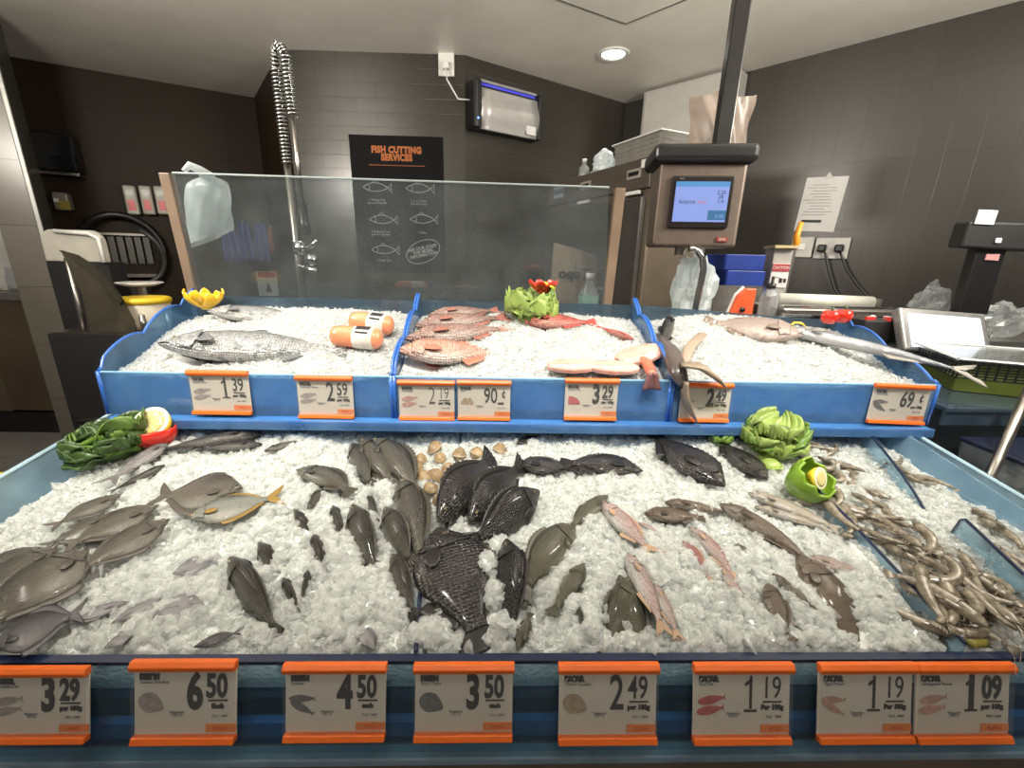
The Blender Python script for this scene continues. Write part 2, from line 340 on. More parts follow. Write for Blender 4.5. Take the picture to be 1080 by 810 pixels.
m = MB(); m.box((.02, -.125, k * 7), (k * 12, .01, k * 11)); m.build('yellow_window', pm('mustard', (.33, .25, .04), .4), t)
m = MB(); m.box((-k * 4, -.128, k * 13), (k * 5, .01, k * 5)); m.build('white_label', M_paper, t)
k = PXM(150, 205, W_left)
for i, px in enumerate((142, 158, 173)):
    t = on_left('soap_dispenser', ['white wall dispenser with red label, first of three from the pillar', 'white wall dispenser with red label, middle one of three', 'white wall dispenser partly hidden behind the glass screen post'][i], 'dispenser', px + 2, 227)
    m = MB(); m.box((0, -.05, k * 17.5), (k * 13, .10, k * 35)); m.build('case', M_offw, t, bevel=.018, seg=3)
    m = MB(); m.lathe([(1e-6, -.004), (k * 3.6, -.003), (k * 4.2, 0)], 16, Matrix.Translation((0, -.101, k * 26)) @ Matrix.Rotation(rad(-90), 4, 'X').inverted()); m.build('view_window', pm('grey_window', (.3, .3, .28), .3), t)
    m = MB(); m.box((0, -.104, k * 11), (k * 7, .006, k * 12)); m.build('red_label', M_red, t)
# hose coil
t = on_left('hose_reel', 'black rubber hose looped in a big ring on the dark wall', 'hose', 145, 310)
k = PXM(140, 260, W_left)
def loop(cx, cz, r, off, a0, a1, n=40): return [(cx + r * math.cos(a0 + (a1 - a0) * q / n), -off - .02 * math.sin(q * .3), cz + r * 1.12 * math.sin(a0 + (a1 - a0) * q / n)) for q in range(n + 1)]
m = MB(); m.tube(loop(-k * 2, k * 54, k * 42, .08, 2.6, 2.6 - 5.9), .032, 8); m.build('outer_loop', M_black, t, smooth=True)
m = MB(); m.tube(loop(k * 8, k * 50, k * 32, .14, 1.2, 1.2 - 4.4), .022, 8); m.build('inner_loop', pm('grey_hose', (.06, .06, .055), .3), t, smooth=True)
m = MB(); m.box((-k * 5, -.05, k * 102), (k * 14, .1, k * 6)); m.build('hook', M_steel, t, bevel=.01)
# dark wall shelf with a row of bright utensils behind the hose
t = on_left('dish_rack', 'dim steel rack against the dark wall inside the hose loop', 'rack', 145, 290)
m = MB()
for i in range(5): m.box((-k * 18 + k * 9 * i, -.03, k * 32), (k * 6.5, .02, k * 34))
m.build('panels', pm('dull_panel', (.10, .095, .08), .35), t)
m = MB(); m.box((0, -.06, 0), (k * 56, .12, .03)); m.build('shelf', M_steel_dk, t)
m = MB(); m.box((0, -.06, k * 52), (k * 56, .05, .02)); m.build('rail', M_steel_dk, t)
# blue aprons and notice, seen through the glass screen
k = PXM(265, 250, W_left)
for i, (px, c) in enumerate(((246, M_bluepl), (262, M_bluepl), (279, M_bluepl), (289, pm('dull_orange', (.34, .08, .04), .7)))):
    t = on_left('apron', ['blue apron hanging on the dark wall nearest the white plastic bag', 'blue apron in the middle of the row on the dark wall', 'blue apron hanging beside the orange one on the dark wall', 'dull orange apron at the right end of the row on the wall'][i], 'apron', px, 276 - (8 if i == 3 else 0))
    hh = k * (44 if i < 3 else 32); ww = k * (17 if i < 3 else 9)
    def cloth(u, v, ww=ww, hh=hh, i=i): return ((u - .5) * ww * (1.0 - .35 * v * v), -.05 - .022 * math.sin(u * 15 + i) * (1.1 - v), hh * v)
    m = MB(); m.grid(cloth, 24, 8); m.build('cloth', c, t, smooth=True, solid=.008)
    m = MB(); m.tube([(0, 0, hh * .97), (0, -.05, hh), (0, -.06, hh + .03)], .008, 6); m.build('hook', M_steel, t)
t = on_left('notice', 'small white notice with dark red header behind the glass screen', 'notice', 284, 312)
m = MB(); m.box((0, -.004, k * 15), (k * 22, .008, k * 30)); m.build('sheet', pm('dim_paper', (.42, .42, .42), .6), t)
m = MB(); m.box((0, -.009, k * 26), (k * 20, .003, k * 7)); m.build('header', pm('maroon', (.22, .03, .03), .6), t)
m = MB(); m.slab([(-k * 3, -.009, k * 5), (k * 4, -.009, k * 4), (k * 1, -.009, k * 17)], (0, -1, 0), .002); m.build('pictogram', M_ink, t)
# steel bench left of the pillar and the washing table right of it
YB = 3.5; q1 = at_y(80, 440, YB); zt = at_y(20, 309, YB).z
t = thing('steel_bench', 'stainless steel bench with brown reflecting door left of the tiled pillar', 'bench', (q1.x - .85, YB, 0))
m = MB(); m.box((0, .32, .09), (1.7, .56, .18)); m.build('plinth', M_black, t)
m = MB(); m.box((0, .35, (zt + .16) / 2), (1.7, .62, zt - .24)); m.build('body', pm('bronze_steel', (.30, .235, .16), .3, .9, var=.12, nscale=3), t, bevel=.008)  # brown reflection is put into the steel's base colour
m = MB(); m.box((0, .33, zt - .03), (1.76, .72, .06)); m.build('worktop', M_steel, t, bevel=.008)
m = MB(); m.box((-.2, .045, zt * .5), (1.0, .012, zt * .68)); m.build('door_panel', pm('bronze_steel2', (.34, .27, .19), .35, .85, var=.12, nscale=3), t, bevel=.004)  # door colour carries the same painted brown reflection
t = thing('wash_basin', 'white rounded basin fixture at the left frame edge on the steel bench', 'basin', (at_y(2, 262, 3.7).x, 3.7, zt))
m = MB(); m.lathe([(.10, 0), (.13, .05), (.10, .16), (.15, .30), (.20, .46), (.19, .47), (.14, .33), (1e-6, .30)], 24); m.build('bowl', M_white, t, smooth=True)
m = MB(); m.tube([(.0, .12, .02), (0, .13, .56), (0, .03, .62), (0, -.05, .58)], .02, 8); m.build('tap', M_chrome, t, smooth=True)
t = thing('glass_jug', 'small clear ribbed jug on the steel bench against the pillar', 'jug', (at_y(24, 300, 3.66).x, 3.66, zt))
m = MB(); m.lathe([(.07, 0), (.09, .02), (.09, .10), (.075, .16), (.08, .19), (.075, .19), (.07, .16), (.085, .1), (.085, .025), (1e-6, .012)], 20); m.build('body', M_clear, t, smooth=True)
m = MB(); m.tube([(-.085, 0, .05), (-.14, 0, .07), (-.14, 0, .13), (-.08, 0, .16)], .009, 6); m.build('handle', M_clear, t, smooth=True)
YT = 2.5; zt2 = at_y(152, 346, YT).z
x0, x1 = at_y(86, 350, YT).x, at_y(215, 350, YT).x
t = thing('wash_table', 'dark steel washing table behind the left fish tray', 'table', ((x0 + x1) / 2, YT, 0))
m = MB(); m.box((0, .15, zt2 - .02), (x1 - x0, .65, .04)); m.build('table_top', M_steel_dk, t, bevel=.006)
for sx in (-1, 1):
    for yy in (-.12, .42): 
        m = MB(); m.tube([(sx * ((x1 - x0) / 2 - .04), yy, 0), (sx * ((x1 - x0) / 2 - .04), yy, zt2 - .04)], .02, 10); m.build('leg', M_steel, t, smooth=True)
m = MB(); m.box((0, .1, .62), (x1 - x0 - .06, .6, .02)); m.build('lower_shelf', M_steel_dk, t)
m = MB(); m.box((0, -.183, zt2 - .30), (x1 - x0, .012, .58)); m.build('apron_panel', M_blackm, t)  # black sheet stands in for the darkness under the table top
bx = at_y(151, 345, YT)
t = thing('bucket', 'cream plastic bucket with bright yellow lid on the washing table', 'bucket', (bx.x, YT + .04, zt2))
k = .0060
m = MB(); m.lathe([(1e-6, 0), (.105, 0), (.112, .02), (.125, .15), (.12, .152)], 28); m.build('tub', pm('cream_plastic', (.66, .60, .48), .4, var=.04), t, smooth=True)
m = MB(); m.lathe([(.131, .140), (.133, .165), (.118, .172), (.06, .170), (1e-6, .168)], 28); m.build('lid', M_yellow, t, smooth=True)
t = thing('white_plate', 'white plate lying behind the yellow bucket lid', 'plate', (at_y(146, 305, 2.72).x, 2.74, zt2))
m = MB(); m.lathe([(1e-6, .215), (.07, .215), (.12, .235), (.115, .24), (.06, .222), (1e-6, .222)], 26); m.build('dish', M_white, t, smooth=True)
m = MB(); m.lathe([(.05, 0), (.05, .215)], 16); m.build('pot_below', M_steel_dk, t)
for i, (px, py) in enumerate(((152, 345), (177, 336))):
    p = at_y(px, py, 2.33 if i == 0 else 2.4)
    m = MB(); m.tube([(p.x, p.y, zt2), (p.x, p.y, zt2 + .10)], .014, 10); tag(m.build('steel_peg', M_steel, smooth=True), ['short steel peg standing in front of the yellow lidded bucket', 'short steel peg right of the yellow lidded bucket'][i], 'peg')
# curved clear splash guard with a black upper edge
pts = [at_y(x, y, 2.36) for x, y in ((64, 264), (82, 269), (100, 281), (116, 296), (130, 317), (141, 338))]
bt = [at_y(x, y, 2.36) for x, y in ((92, 340), (141, 340))]
t = thing('splash_guard', 'curved smoked clear guard with black top edge before the pillar', 'guard', (bt[0].x, 2.36, zt2))
m = MB(); m.slab(pts + [V(pts[-1].x, 2.36, zt2), V(bt[0].x, 2.36, zt2), at_y(86, 310, 2.36)], (0, 1, 0), .006); m.build('sheet', clear_mat('smoked_clear', (.40, .38, .32), .35, (.14, .125, .09)), t, world=True)
lo = [at_y(x, y, 2.36) for x, y in ((128, 322), (112, 302), (96, 287), (80, 275))]
m = MB(); m.slab(pts[:-1] + lo, (0, -1, 0), .012); m.build('edge_band', pm('band', (.035, .032, .022), .3), t, world=True)
m = MB(); m.tube([at_y(70, 272, 2.38), at_y(85, 330, 2.38), V(at_y(87, 345, 2.38).x, 2.38, zt2)], .012, 8); m.build('stay_rod', M_steel, t, world=True, smooth=True)
p = at_y(80, 272, 2.75)
t = thing('cutting_board', 'white rounded board standing behind the black edged guard', 'cutting board', (p.x, 2.75, zt2))
a, b = at_y(59, 330, 2.75), at_y(101, 243, 2.75); w = b.x - a.x; hs0 = at_y(80, 276, 2.75).z - zt2; hb = b.z - zt2 - hs0; t.location.z += hs0
m = MB(); m.prism([(-w / 2, 0), (w / 2, 0)] + [(w / 2 - .07 + .07 * math.cos(q), hb - .07 + .07 * math.sin(q)) for q in [PI / 2 * j / 6 for j in range(7)]] + [(-w / 2 + .07 + .07 * math.cos(q), hb - .07 + .07 * math.sin(q)) for q in [PI / 2 + PI / 2 * j / 6 for j in range(7)]], 1, 0, .03); m.build('board', M_offw, t, bevel=.006)
m = MB(); m.tube([(w / 2 - .01, -.012, 0), (w / 2 - .012, -.012, hb * .75), (w / 2 - .06, -.012, hb - .02), (-w * .2, -.012, hb - .01)], .012, 8); m.build('rim', M_white, t, smooth=True)
m = MB(); m.box((0, .06, -t.location.z / 2), (w, .12, t.location.z)); m.build('stand', M_blackm, t)  # black support box, also stands in for the darkness below the board
# pre-rinse tap with a spring hose
YR = 2.6
rb = at_y(321, 335, YR)
t = thing('spring_tap', 'tall chrome pre-rinse tap with coiled spring hose behind the glass', 'tap', (rb.x, YR, 0))
zr = at_y(292, 168, YR).z; ztp = at_y(280, 52, YR).z
m = MB(); m.tube([(rb.x, YR, .9), (rb.x, YR, zr)], .018, 12); m.build('riser_pipe', M_steel, t, world=True, smooth=True)
m = MB(); m.box((rb.x, YR, .45), (.3, .3, .9)); m.build('pedestal', M_steel_dk, t, world=True, bevel=.01)
xr = rb.x
path = [V(xr, YR, zr - .02), V(xr, YR, (zr + ztp) / 2), V(xr + .0, YR, ztp - .08), V(xr + .02, YR - .03, ztp - .02), V(xr + .05, YR - .05, ztp), V(xr + .085, YR - .07, ztp - .05), V(xr + .092, YR - .08, ztp - .32)]
def resample(P, n):
    d = [0]
    for i in range(1, len(P)): d.append(d[-1] + (P[i] - P[i - 1]).length)
    out = []
    for q in range(n):
        s = d[-1] * q / (n - 1); i = min(len(P) - 2, max(j for j in range(len(P)) if d[j] <= s + 1e-9)); f = (s - d[i]) / (d[i + 1] - d[i]); out.append(P[i].lerp(P[i + 1], f))
    return out
RP = resample(path, 700); cp = []
for i, p in enumerate(RP):
    tn = (RP[min(i + 1, 699)] - RP[max(i - 1, 0)]).normalized(); aa = tn.cross(V(0, 1, 0)).normalized(); bb = tn.cross(aa); ph_ = 2 * PI * i / 14
    cp.append(p + (aa * math.cos(ph_) + bb * math.sin(ph_)) * .024)
m = MB(); m.tube(cp, .0045, 5); m.build('spring_coil', M_chrome, t, world=True, smooth=True)
m = MB(); m.tube(RP[::10], .009, 8); m.build('inner_hose', M_black, t, world=True, smooth=True)
hs = path[-1]; he = at_y(312, 212, YR - .1)
m = MB(); m.tube([hs, V(hs.x, hs.y, he.z)], .012, 8); m.build('drop_hose', M_steel, t, world=True, smooth=True)
m = MB(); m.tube([V(hs.x, hs.y, he.z), V(hs.x, hs.y, he.z - .10), V(hs.x + .01, hs.y - .02, he.z - .16)], [.022, .026, .032], 12); m.build('spray_head', M_black, t, world=True, smooth=True)
m = MB(); m.tube([V(xr, YR, he.z - .22), V(xr + .10, YR - .06, he.z - .24), V(xr + .16, YR - .1, he.z - .20)], .014, 8); m.ball((xr + .03, YR - .02, he.z - .24), .045); m.ball((xr + .11, YR - .07, he.z - .30), .035); m.tube([V(xr, YR, he.z - .34), V(xr + .14, YR - .1, he.z - .36)], .016, 8); m.build('valve', M_chrome, t, world=True, smooth=True)
# ================================================================== RIGHT BACKGROUND
# rear worktop the right-hand gear stands on
ZW = 1.27
M_wtop = pm('worktop_steel', (.42, .41, .39), .3, .9, var=.12, nscale=8)
t = thing('worktop', 'long stainless worktop behind the right fish tray', 'worktop', (1.8, 2.2, 0))
m = MB(); m.box((.0, -.17, ZW - .02), (2.2, .74, .04)); m.build('top', M_wtop, t, bevel=.005)
m = MB(); m.box((.0, -.16, (ZW - .04) / 2), (2.16, .68, ZW - .04)); m.build('cabinet', M_steel_dk, t, bevel=.005)
# tall steel refrigerator, front face turned to the left
fr = at_y(692, 163, 2.75); fl = at_z(582, 194, fr.z)
FW = Wall(fl, fr); fw = FW.len; fh = fr.z
t = thing('refrigerator', 'tall steel refrigerator with louvred door behind the glass screen', 'refrigerator', FW.pt(fw / 2, 0), FW.R)
m = MB(); m.box((0, .25, fh / 2), (fw, .5, fh)); m.build('body', pm('fridge_steel', (.20, .165, .125), .35, .5, var=.15, nscale=4), t, bevel=.01)  # body colour includes the brown reflection on the steel
m = MB(); m.box((0, -.012, fh - .09), (fw, .03, .17)); m.build('top_panel', pm('fridge_panel', (.12, .10, .085), .35, .3), t, bevel=.006)
m = MB(); m.box((-.02, -.02, (fh - .2) / 2), (fw * .96, .035, fh - .24)); m.build('door', pm('fridge_door', (.085, .08, .072), .3, .3, var=.2, nscale=6), t, bevel=.006)
m = MB()
for i in range(22): m.box((-fw * .02, -.045, fh - .62 - i * .033), (fw * .66, .016, .016), Matrix.Rotation(rad(25), 3, 'X'))
m.build('louvre_grille', pm('louvre', (.12, .11, .10), .4, .5), t)
for x_ in (-.03, .24):
    m = MB(); m.box((x_ * fw * 1.6, -.030, fh - .085), (.13, .01, .055)); m.build('label_plate', pm('plate_grey', (.33, .30, .27), .5), t)
    m = MB(); m.box((x_ * fw * 1.6, -.036, fh - .085), (.09, .008, .022)); m.build('slot', M_black, t)
    m = MB(); m.box((x_ * fw * 1.6, -.036, fh - .195), (.15, .02, .022)); m.build('handle', M_paper, t, bevel=.004)
m = MB(); m.box((-fw * .36, -.030, fh - .085), (.145, .01, .09)); m.build('badge', pm('badge_blue', (.33, .40, .48), .4), t)
text('CRANE', .045, 'badge_text', M_ink, t, (-fw * .36, -.036, fh - .085), FACE, .002)
m = MB(); m.box((fw * .47, -.004, fh - .04), (.09, .06, .045)); m.build('bright_tag', M_paper, t)
# things on the fridge
def on_fridge(name, label, cat, px, dd=.12): 
    u = FW.uz(px, 170)[0] - fw / 2; P = FW.pt(u + fw / 2, fh, -dd); return thing(name, label, cat, P, FW.R)
t = on_fridge('bottle', 'small clear bottle standing at the left end of the refrigerator top', 'bottle', 607, .08)
m = MB(); m.lathe([(.038, 0), (.04, .01), (.04, .07), (.015, .1), (.015, .115)], 16); m.build('body', M_film, t, smooth=True)
m = MB(); m.lathe([(.017, .112), (.017, .135), (1e-6, .137)], 14); m.build('cap', M_white, t, smooth=True)
t = on_fridge('plastic_bundle', 'crumpled pale plastic bundle beside the bottle on the refrigerator', 'bundle', 625, .10)
def lumpy(c, r, amp, sc, n=22, seed=0):
    q = MB(); q.ball((0, 0, 0), 1, n); out = []
    for p in q.v:
        P = Vector(p); f = 1 + amp * noise.noise(P * sc + V(seed, seed * 2, 0)) + amp * .5 * noise.noise(P * sc * 2.7 + V(seed, 0, 0)); out.append((c[0] + P.x * r[0] * f, c[1] + P.y * r[1] * f, c[2] + P.z * r[2] * f))
    q.v = out; return q
lumpy((0, 0, .075), (.09, .07, .08), .35, 2.2, 26, 3).build('bag', M_whitebag, t)
m = MB(); m.grid(lambda u, v: ((u - .3) * .3, -.06 + v * .08, .012 + .012 * math.sin(u * 7)), 10, 4); m.build('loose_end', M_whitebag, t, solid=.003)
t = on_fridge('tray_stack', 'stack of shallow steel trays with a white rim on the refrigerator', 'tray stack', 665, .20)
for i in range(5):
    m = MB(); w2, d2 = .21 - .004 * (4 - i), .17; m.prism([(-w2, 0), (w2, 0), (w2 + .015, .026), (-w2 - .015, .026)], 1, -d2, d2); o = m.build('tray', pm('tray_grey', (.38, .37, .34), .35, .5), t, bevel=.003); o.location.z = i * .026
m = MB(); m.box((0, 0, .135), (.47, .37, .01)); m.build('white_lid', M_white, t, bevel=.003)
# brown paper bag with print and a bottle standing before the fridge
bz = ZW; 
p = at_y(600, 322, 2.05)
# low side table they stand on
t = thing('side_table', 'low steel table between the glass screen and the refrigerator', 'table', (.42, 2.05, 0))
m = MB(); m.box((-.02, .0, ZW - .02), (.48, .36, .04)); m.build('top', M_steel_dk, t, bevel=.004)
for sx in (-.2, .16):
    for sy in (-.14, .14): m = MB(); m.tube([(sx, sy, 0), (sx, sy, ZW - .04)], .015, 8); m.build('leg', M_steel, t, smooth=True)
a, b = at_y(578, 320, 2.12), at_y(634, 257, 2.12)
t = thing('paper_bag', 'brown paper bag with dark lettering behind the glass screen', 'bag', ((a.x + b.x) / 2, 2.12, ZW))
w, hb = b.x - a.x, b.z - ZW
m = MB(); m.grid(lambda u, v: ((u - .5) * w * (1 - .12 * v), -.05 * math.sin(PI * u) - .004 * math.sin(u * 20 + v * 9), hb * v * (1 - .16 * u)), 16, 8); m.grid(lambda u, v: ((u - .5) * w * (1 - .12 * v), .05 * math.sin(PI * u), hb * v * (1 - .16 * u)), 16, 8); m.build('bag', pm('brown_paper', (.24, .185, .125), .7), t, recalc=False)
text('oqoT', .065, 'lettering', M_ink, t, (-.01, -.057, hb * .60), FACE, .002)
p = at_y(622, 324, 1.98)
t = thing('spray_bottle', 'clear bottle with green label behind the right end of glass screen', 'bottle', (at_y(621, 310, 1.98).x, 1.98, ZW))
hb = at_y(625, 288, 1.98).z - ZW
m = MB(); m.lathe([(.042, 0), (.045, .02), (.043, hb * .6), (.018, hb * .82), (.016, hb * .9)], 18); m.build('body', M_film, t, smooth=True)
m = MB(); m.lathe([(.046, hb * .25), (.046, hb * .55)], 18); m.build('green_label', pm('pale_green', (.20, .36, .28), .5), t, smooth=True)
m = MB(); m.lathe([(.019, hb * .88), (.02, hb), (1e-6, hb)], 14); m.build('white_cap', M_white, t, smooth=True)
# grey cabinet and brown bags on the right wall
ua, z1 = W_right.uz(679, 100, .2); ub, _ = W_right.uz(775, 100, .2); z0 = W_right.uz(700, 175, .2)[1]; z1 = W_right.uz(690, 97, .2)[1]
ua = max(ua, .02)
t = thing('wall_cabinet', 'pale grey metal box high in the corner above the trays', 'cabinet', W_right.pt((ua + ub) / 2, z0), W_right.R)
w, h = ub - ua, max(.6, ZC - .02 - z0)
m = MB(); m.box((0, -.10, h / 2), (w, .2, h)); m.build('body', pm('cabinet_grey', (.42, .41, .38), .45, var=.05), t, bevel=.006)
m = MB(); m.box((0, -.205, h * .5), (w * .94, .012, h * .94)); m.build('door', pm('cabinet_grey2', (.46, .45, .42), .45, var=.05), t, bevel=.004)
p0, p1 = at_y(722, 152, 2.35), at_y(798, 98, 2.35)
t = thing('plastic_bag', 'translucent brown plastic bag hanging behind the black pole', 'bag', ((p0.x + p1.x) / 2, 2.35, p0.z - .05))
w, h = p1.x - p0.x, p1.z - p0.z + .05
def bagf(s): return lambda u, v: ((u - .5) * w * (.86 + .14 * v + .04 * math.sin(9 * v)), s * (.05 + .02 * math.sin(u * 17 + v * 6)) * math.sin(PI * min(1, max(0, u))) , h * v * (1 - .10 * abs(math.sin(u * 5 + 1))))
m = MB(); m.grid(bagf(1), 20, 12); m.grid(bagf(-1), 20, 12); m.build('bag', M_brownbag, t, smooth=True, recalc=False)
pole_x = at_y(770, 60, 2.3)
m = MB(); m.tube([(0, 0, h * .85), (.0, .0, ZC - (p0.z - .05))], .006, 6); m.build('hanging_cord', M_black, t)
# hanging label scale
YS = 1.72
tl, br = at_y(699, 168, YS), at_y(781, 262, YS); tr = at_y(795, 172, YS)
w, h = tr.x - tl.x - .03, tl.z - br.z
cx, cz = (tl.x + tr.x) / 2 - .012, br.z
SR = Matrix.Rotation(rad(6), 3, 'Z') @ Matrix.Rotation(rad(-5), 3, 'Y') 
t = thing('hanging_scale', 'steel hanging scale with lit blue screen and black top', 'scale', (cx, YS, cz), Matrix.Rotation(rad(-9), 3, 'Z'))
M_rosesteel = pm('warm_steel', (.19, .15, .125), .5, .7, var=.1, nscale=25)
m = MB(); m.prism([(0, 0), (.17, 0), (.2, h), (.0, h)], 0, -w / 2, w / 2); m.build('housing', M_rosesteel, t, bevel=.012, seg=3)
m = MB(); m.box((-.005, .09, h + .022), (w + .055, .25, .062)); m.build('top_cap', M_black, t, bevel=.02, seg=4)
m = MB(); m.box((.0, -.006, h * .53), (w * .72, .016, h * .60)); m.build('screen_bezel', pm('bezel', (.02, .014, .013), .25), t, bevel=.006)
sw, sh = w * .615, h * .46; yb = -.0155
M_scr = pm('screen_blue', (.03, .04, .07), .3, var=0, emit=.72, ecol=(.33, .44, .95))
m = MB(); m.box((0, yb, h * .53), (sw, .003, sh)); m.build('screen', M_scr, t)
m = MB(); m.box((0, yb - .002, h * .53 + sh * .44), (sw, .002, sh * .12)); m.build('screen_header', pm('screen_cyan', (.02, .04, .07), .3, var=0, emit=.6, ecol=(.12, .42, .85)), t)
m = MB(); m.box((sw * .33, yb - .002, h * .53 - sh * .33), (sw * .34, .002, sh * .24)); m.build('total_field', pm('screen_teal', (.02, .03, .05), .3, var=0, emit=.5, ecol=(.06, .28, .55)), t)
text('fairprice', sh * .14, 'screen_text', pm('screen_ink', (.02, .02, .04), .5, var=0, emit=.12, ecol=(.1, .12, .35)), t, (-sw * .26, yb - .003, h * .53), FACE, 0, .9)
text('finest', sh * .14, 'screen_text', pm('screen_pink', (.05, .02, .03), .5, var=0, emit=.6, ecol=(.85, .30, .45)), t, (sw * .02, yb - .003, h * .53), FACE, 0, .8)
text('2.25\n28\n1.4', sh * .13, 'screen_figures', pm('screen_ink', None), t, (sw * .36, yb - .003, h * .53 + sh * .12), FACE, 0, 1)
text('0.00', sh * .13, 'screen_figures', M_scr, t, (sw * .38, yb - .004, h * .53 - sh * .36), FACE, 0, 1)
text('DIGI', sh * .06, 'maker_text', M_greyink, t, (-sw * .4, yb, h * .53 + sh * .57), FACE, 0, 1)
m = MB(); m.box((w * .32, -.003, h * .10), (w * .13, .006, h * .055)); m.build('red_badge', pm('badge_red', (.30, .05, .04), .4), t)
text('DIGI', h * .04, 'badge_text', M_paper, t, (w * .32, -.0075, h * .10), FACE, 0, 1)
px_ = at_y(757, 150, YS + .09)
m = MB(); m.box((px_.x - cx, .11, (h + ZC - cz) / 2 + .02), (.055, .055, ZC - cz - h - .04)); m.build('pole', pm('pole_black', (.022, .021, .02), .3, .3), t, bevel=.004)
m = MB(); m.box((px_.x - cx, .11, ZC - cz - .01), (.14, .14, .018)); m.build('ceiling_plate', M_black, t)
m = MB(); m.tube([(-w * .1, .08, 0), (-w * .1, .08, -.03)], .02, 8); m.build('weigh_hook', M_steel, t)
# curved steel tube below it
pts = [at_y(x, y, 1.72) for x, y in ((732, 334), (735, 318), (739, 300), (742, 285), (741, 272), (735, 264), (727, 262))]
t = thing('swan_neck_tap', 'bent steel tap rising behind the trays under the hanging scale', 'tap', (pts[0].x, 1.72, ZW))
m = MB(); m.tube([V(pts[0].x, 1.72, ZW)] + resample(pts, 30), .0125, 10); m.build('spout', M_chrome, t, world=True, smooth=True)
m = MB(); m.lathe([(.03, .0), (.03, .02), (.015, .03)], 16); m.build('base_collar', M_chrome, t, smooth=True)
t = thing('white_bag', 'white crumpled plastic bag on the worktop below the hanging scale', 'bag', (at_y(733, 305, 1.9).x, 1.92, ZW))
hb = at_y(733, 276, 1.9).z - ZW
lumpy((0, 0, hb * .5), (.085, .07, hb * .56), .5, 1.9, 32, 8).build('bag', M_whitebag, t)
# blue folded crates on a steel pan
p = at_y(770, 322, 2.0)
t = thing('steel_pan', 'steel pan under the blue crates on the rear worktop', 'pan', (at_y(770, 310, 2.0).x, 2.05, ZW))
hp = at_y(768, 300, 2.0).z - ZW; wp = at_y(797, 300, 2.0).x - at_y(745, 300, 2.0).x
m = MB(); m.prism([(-wp * .44, 0), (wp * .44, 0), (wp * .5, hp), (wp * .48, hp), (wp * .42, .01), (-wp * .42, .01), (-wp * .48, hp), (-wp * .5, hp)], 1, -.12, .12); m.build('sides', M_steel, t)
for sy in (-1, 1): m = MB(); m.box((0, sy * .119, hp / 2), (wp * .92, .004, hp)); m.build('end_wall', M_steel, t)
hb = at_y(775, 268, 2.0).z - ZW - hp * .6
for i in range(3):
    t = thing('crate', ['dark blue shallow crate, lowest of the stack under the scale', 'dark blue shallow crate, middle of the stack under the scale', 'dark blue shallow crate, topmost of the stack under the scale'][i], 'crate', (p.x + .03 - .01 * i, 2.05, ZW + hp * .6 + hb * i / 3), Matrix.Rotation(rad(4 - 3 * i), 3, 'Z'), 'blue crates on the steel pan')
    q = hb / 3 * .98; ww = wp * .40
    m = MB(); m.prism([(-ww * .95, 0), (ww * .95, 0), (ww, q), (ww * .93, q), (ww * .9, .012), (-ww * .9, .012), (-ww * .93, q), (-ww, q)], 1, -.10, .10); m.build('shell', M_bluepl, t, bevel=.004)
    for sy in (-1, 1): m = MB(); m.box((0, sy * .098, q / 2), (ww * 1.86, .008, q)); m.build('end_wall', M_bluepl, t, bevel=.003)
# tape dispenser
a = at_y(781, 318, 1.72); hb = at_y(782, 304, 1.72).z - ZW
t = thing('tape_dispenser', 'orange red tape dispenser behind the right fish tray', 'tape dispenser', (a.x, 1.72, ZW))
wt = .046
m = MB(); m.prism([(-wt, 0), (wt, 0), (wt, hb), (wt * .1, hb), (-wt * .5, hb * .85), (-wt * 1.0, hb * .45)], 1, -.02, .02); m.build('body', pm('red_orange', (.72, .10, .03), .4), t, bevel=.004)
m = MB(); m.lathe([(.010, -.026), (.010, .026)], 14, Matrix.Translation((0, 0, hb * .55)) @ Matrix.Rotation(rad(90), 4, 'X')); m.build('core', M_black, t, smooth=True)
m = MB(); m.tube([(-wt * 1.05, 0, hb * .42), (-wt * .55, 0, hb * .86), (wt * .05, 0, hb * 1.03)], .006, 6); m.build('white_edge', M_white, t)
# carton with red label, orange knife, clear bottle
a, b = at_y(801, 322, 1.95), at_y(833, 262, 1.95)
t = thing('label_carton', 'tall grey carton with red and white label beside the wall sockets', 'carton', ((a.x + b.x) / 2 + .02, 1.95, ZW), Matrix.Rotation(rad(-14), 3, 'Z'))
w, hb = (b.x - a.x) * .86, b.z - ZW
m = MB(); m.box((0, .06, hb / 2), (w, .12, hb)); m.build('box', pm('carton_grey', (.40, .39, .36), .6), t, bevel=.003)
m = MB(); m.box((0, -.002, hb * .66), (w * .92, .004, hb * .30)); m.build('label', M_paper, t)
m = MB(); m.box((0, -.005, hb * .76), (w * .90, .004, hb * .09)); m.build('red_band', pm('label_red', (.42, .04, .05), .5), t)
text('CAUTION', hb * .05, 'label_text', M_paper, t, (0, -.008, hb * .76), FACE, 0, .9)
m = MB(); m.box((w * .1, -.005, hb * .60), (w * .16, .002, hb * .06)); m.box((w * .32, -.005, hb * .60), (w * .14, .002, hb * .05)); m.build('pictogram', M_ink, t)
m = MB(); m.box((0, .05, hb + .006), (w * 1.2, .15, .012)); m.build('yellow_flap', pm('buff', (.50, .42, .22), .6), t)
a = at_y(835, 262, 1.97)
t = thing('knife', 'orange handled knife standing upright behind the grey carton', 'knife', (at_y(838, 262, 2.12).x, 2.12, ZW))
zb = at_y(837, 262, 2.12).z - ZW; zt_ = at_y(838, 234, 2.12).z - ZW
m = MB(); m.tube([(0, 0, zb), (.004, 0, zb + .03), (-.002, 0, (zb + zt_) / 2), (.008, 0, zt_)], [.012, .017, .015, .010], 10); m.build('handle', pm('amber', (.75, .30, .02), .4), t, smooth=True)
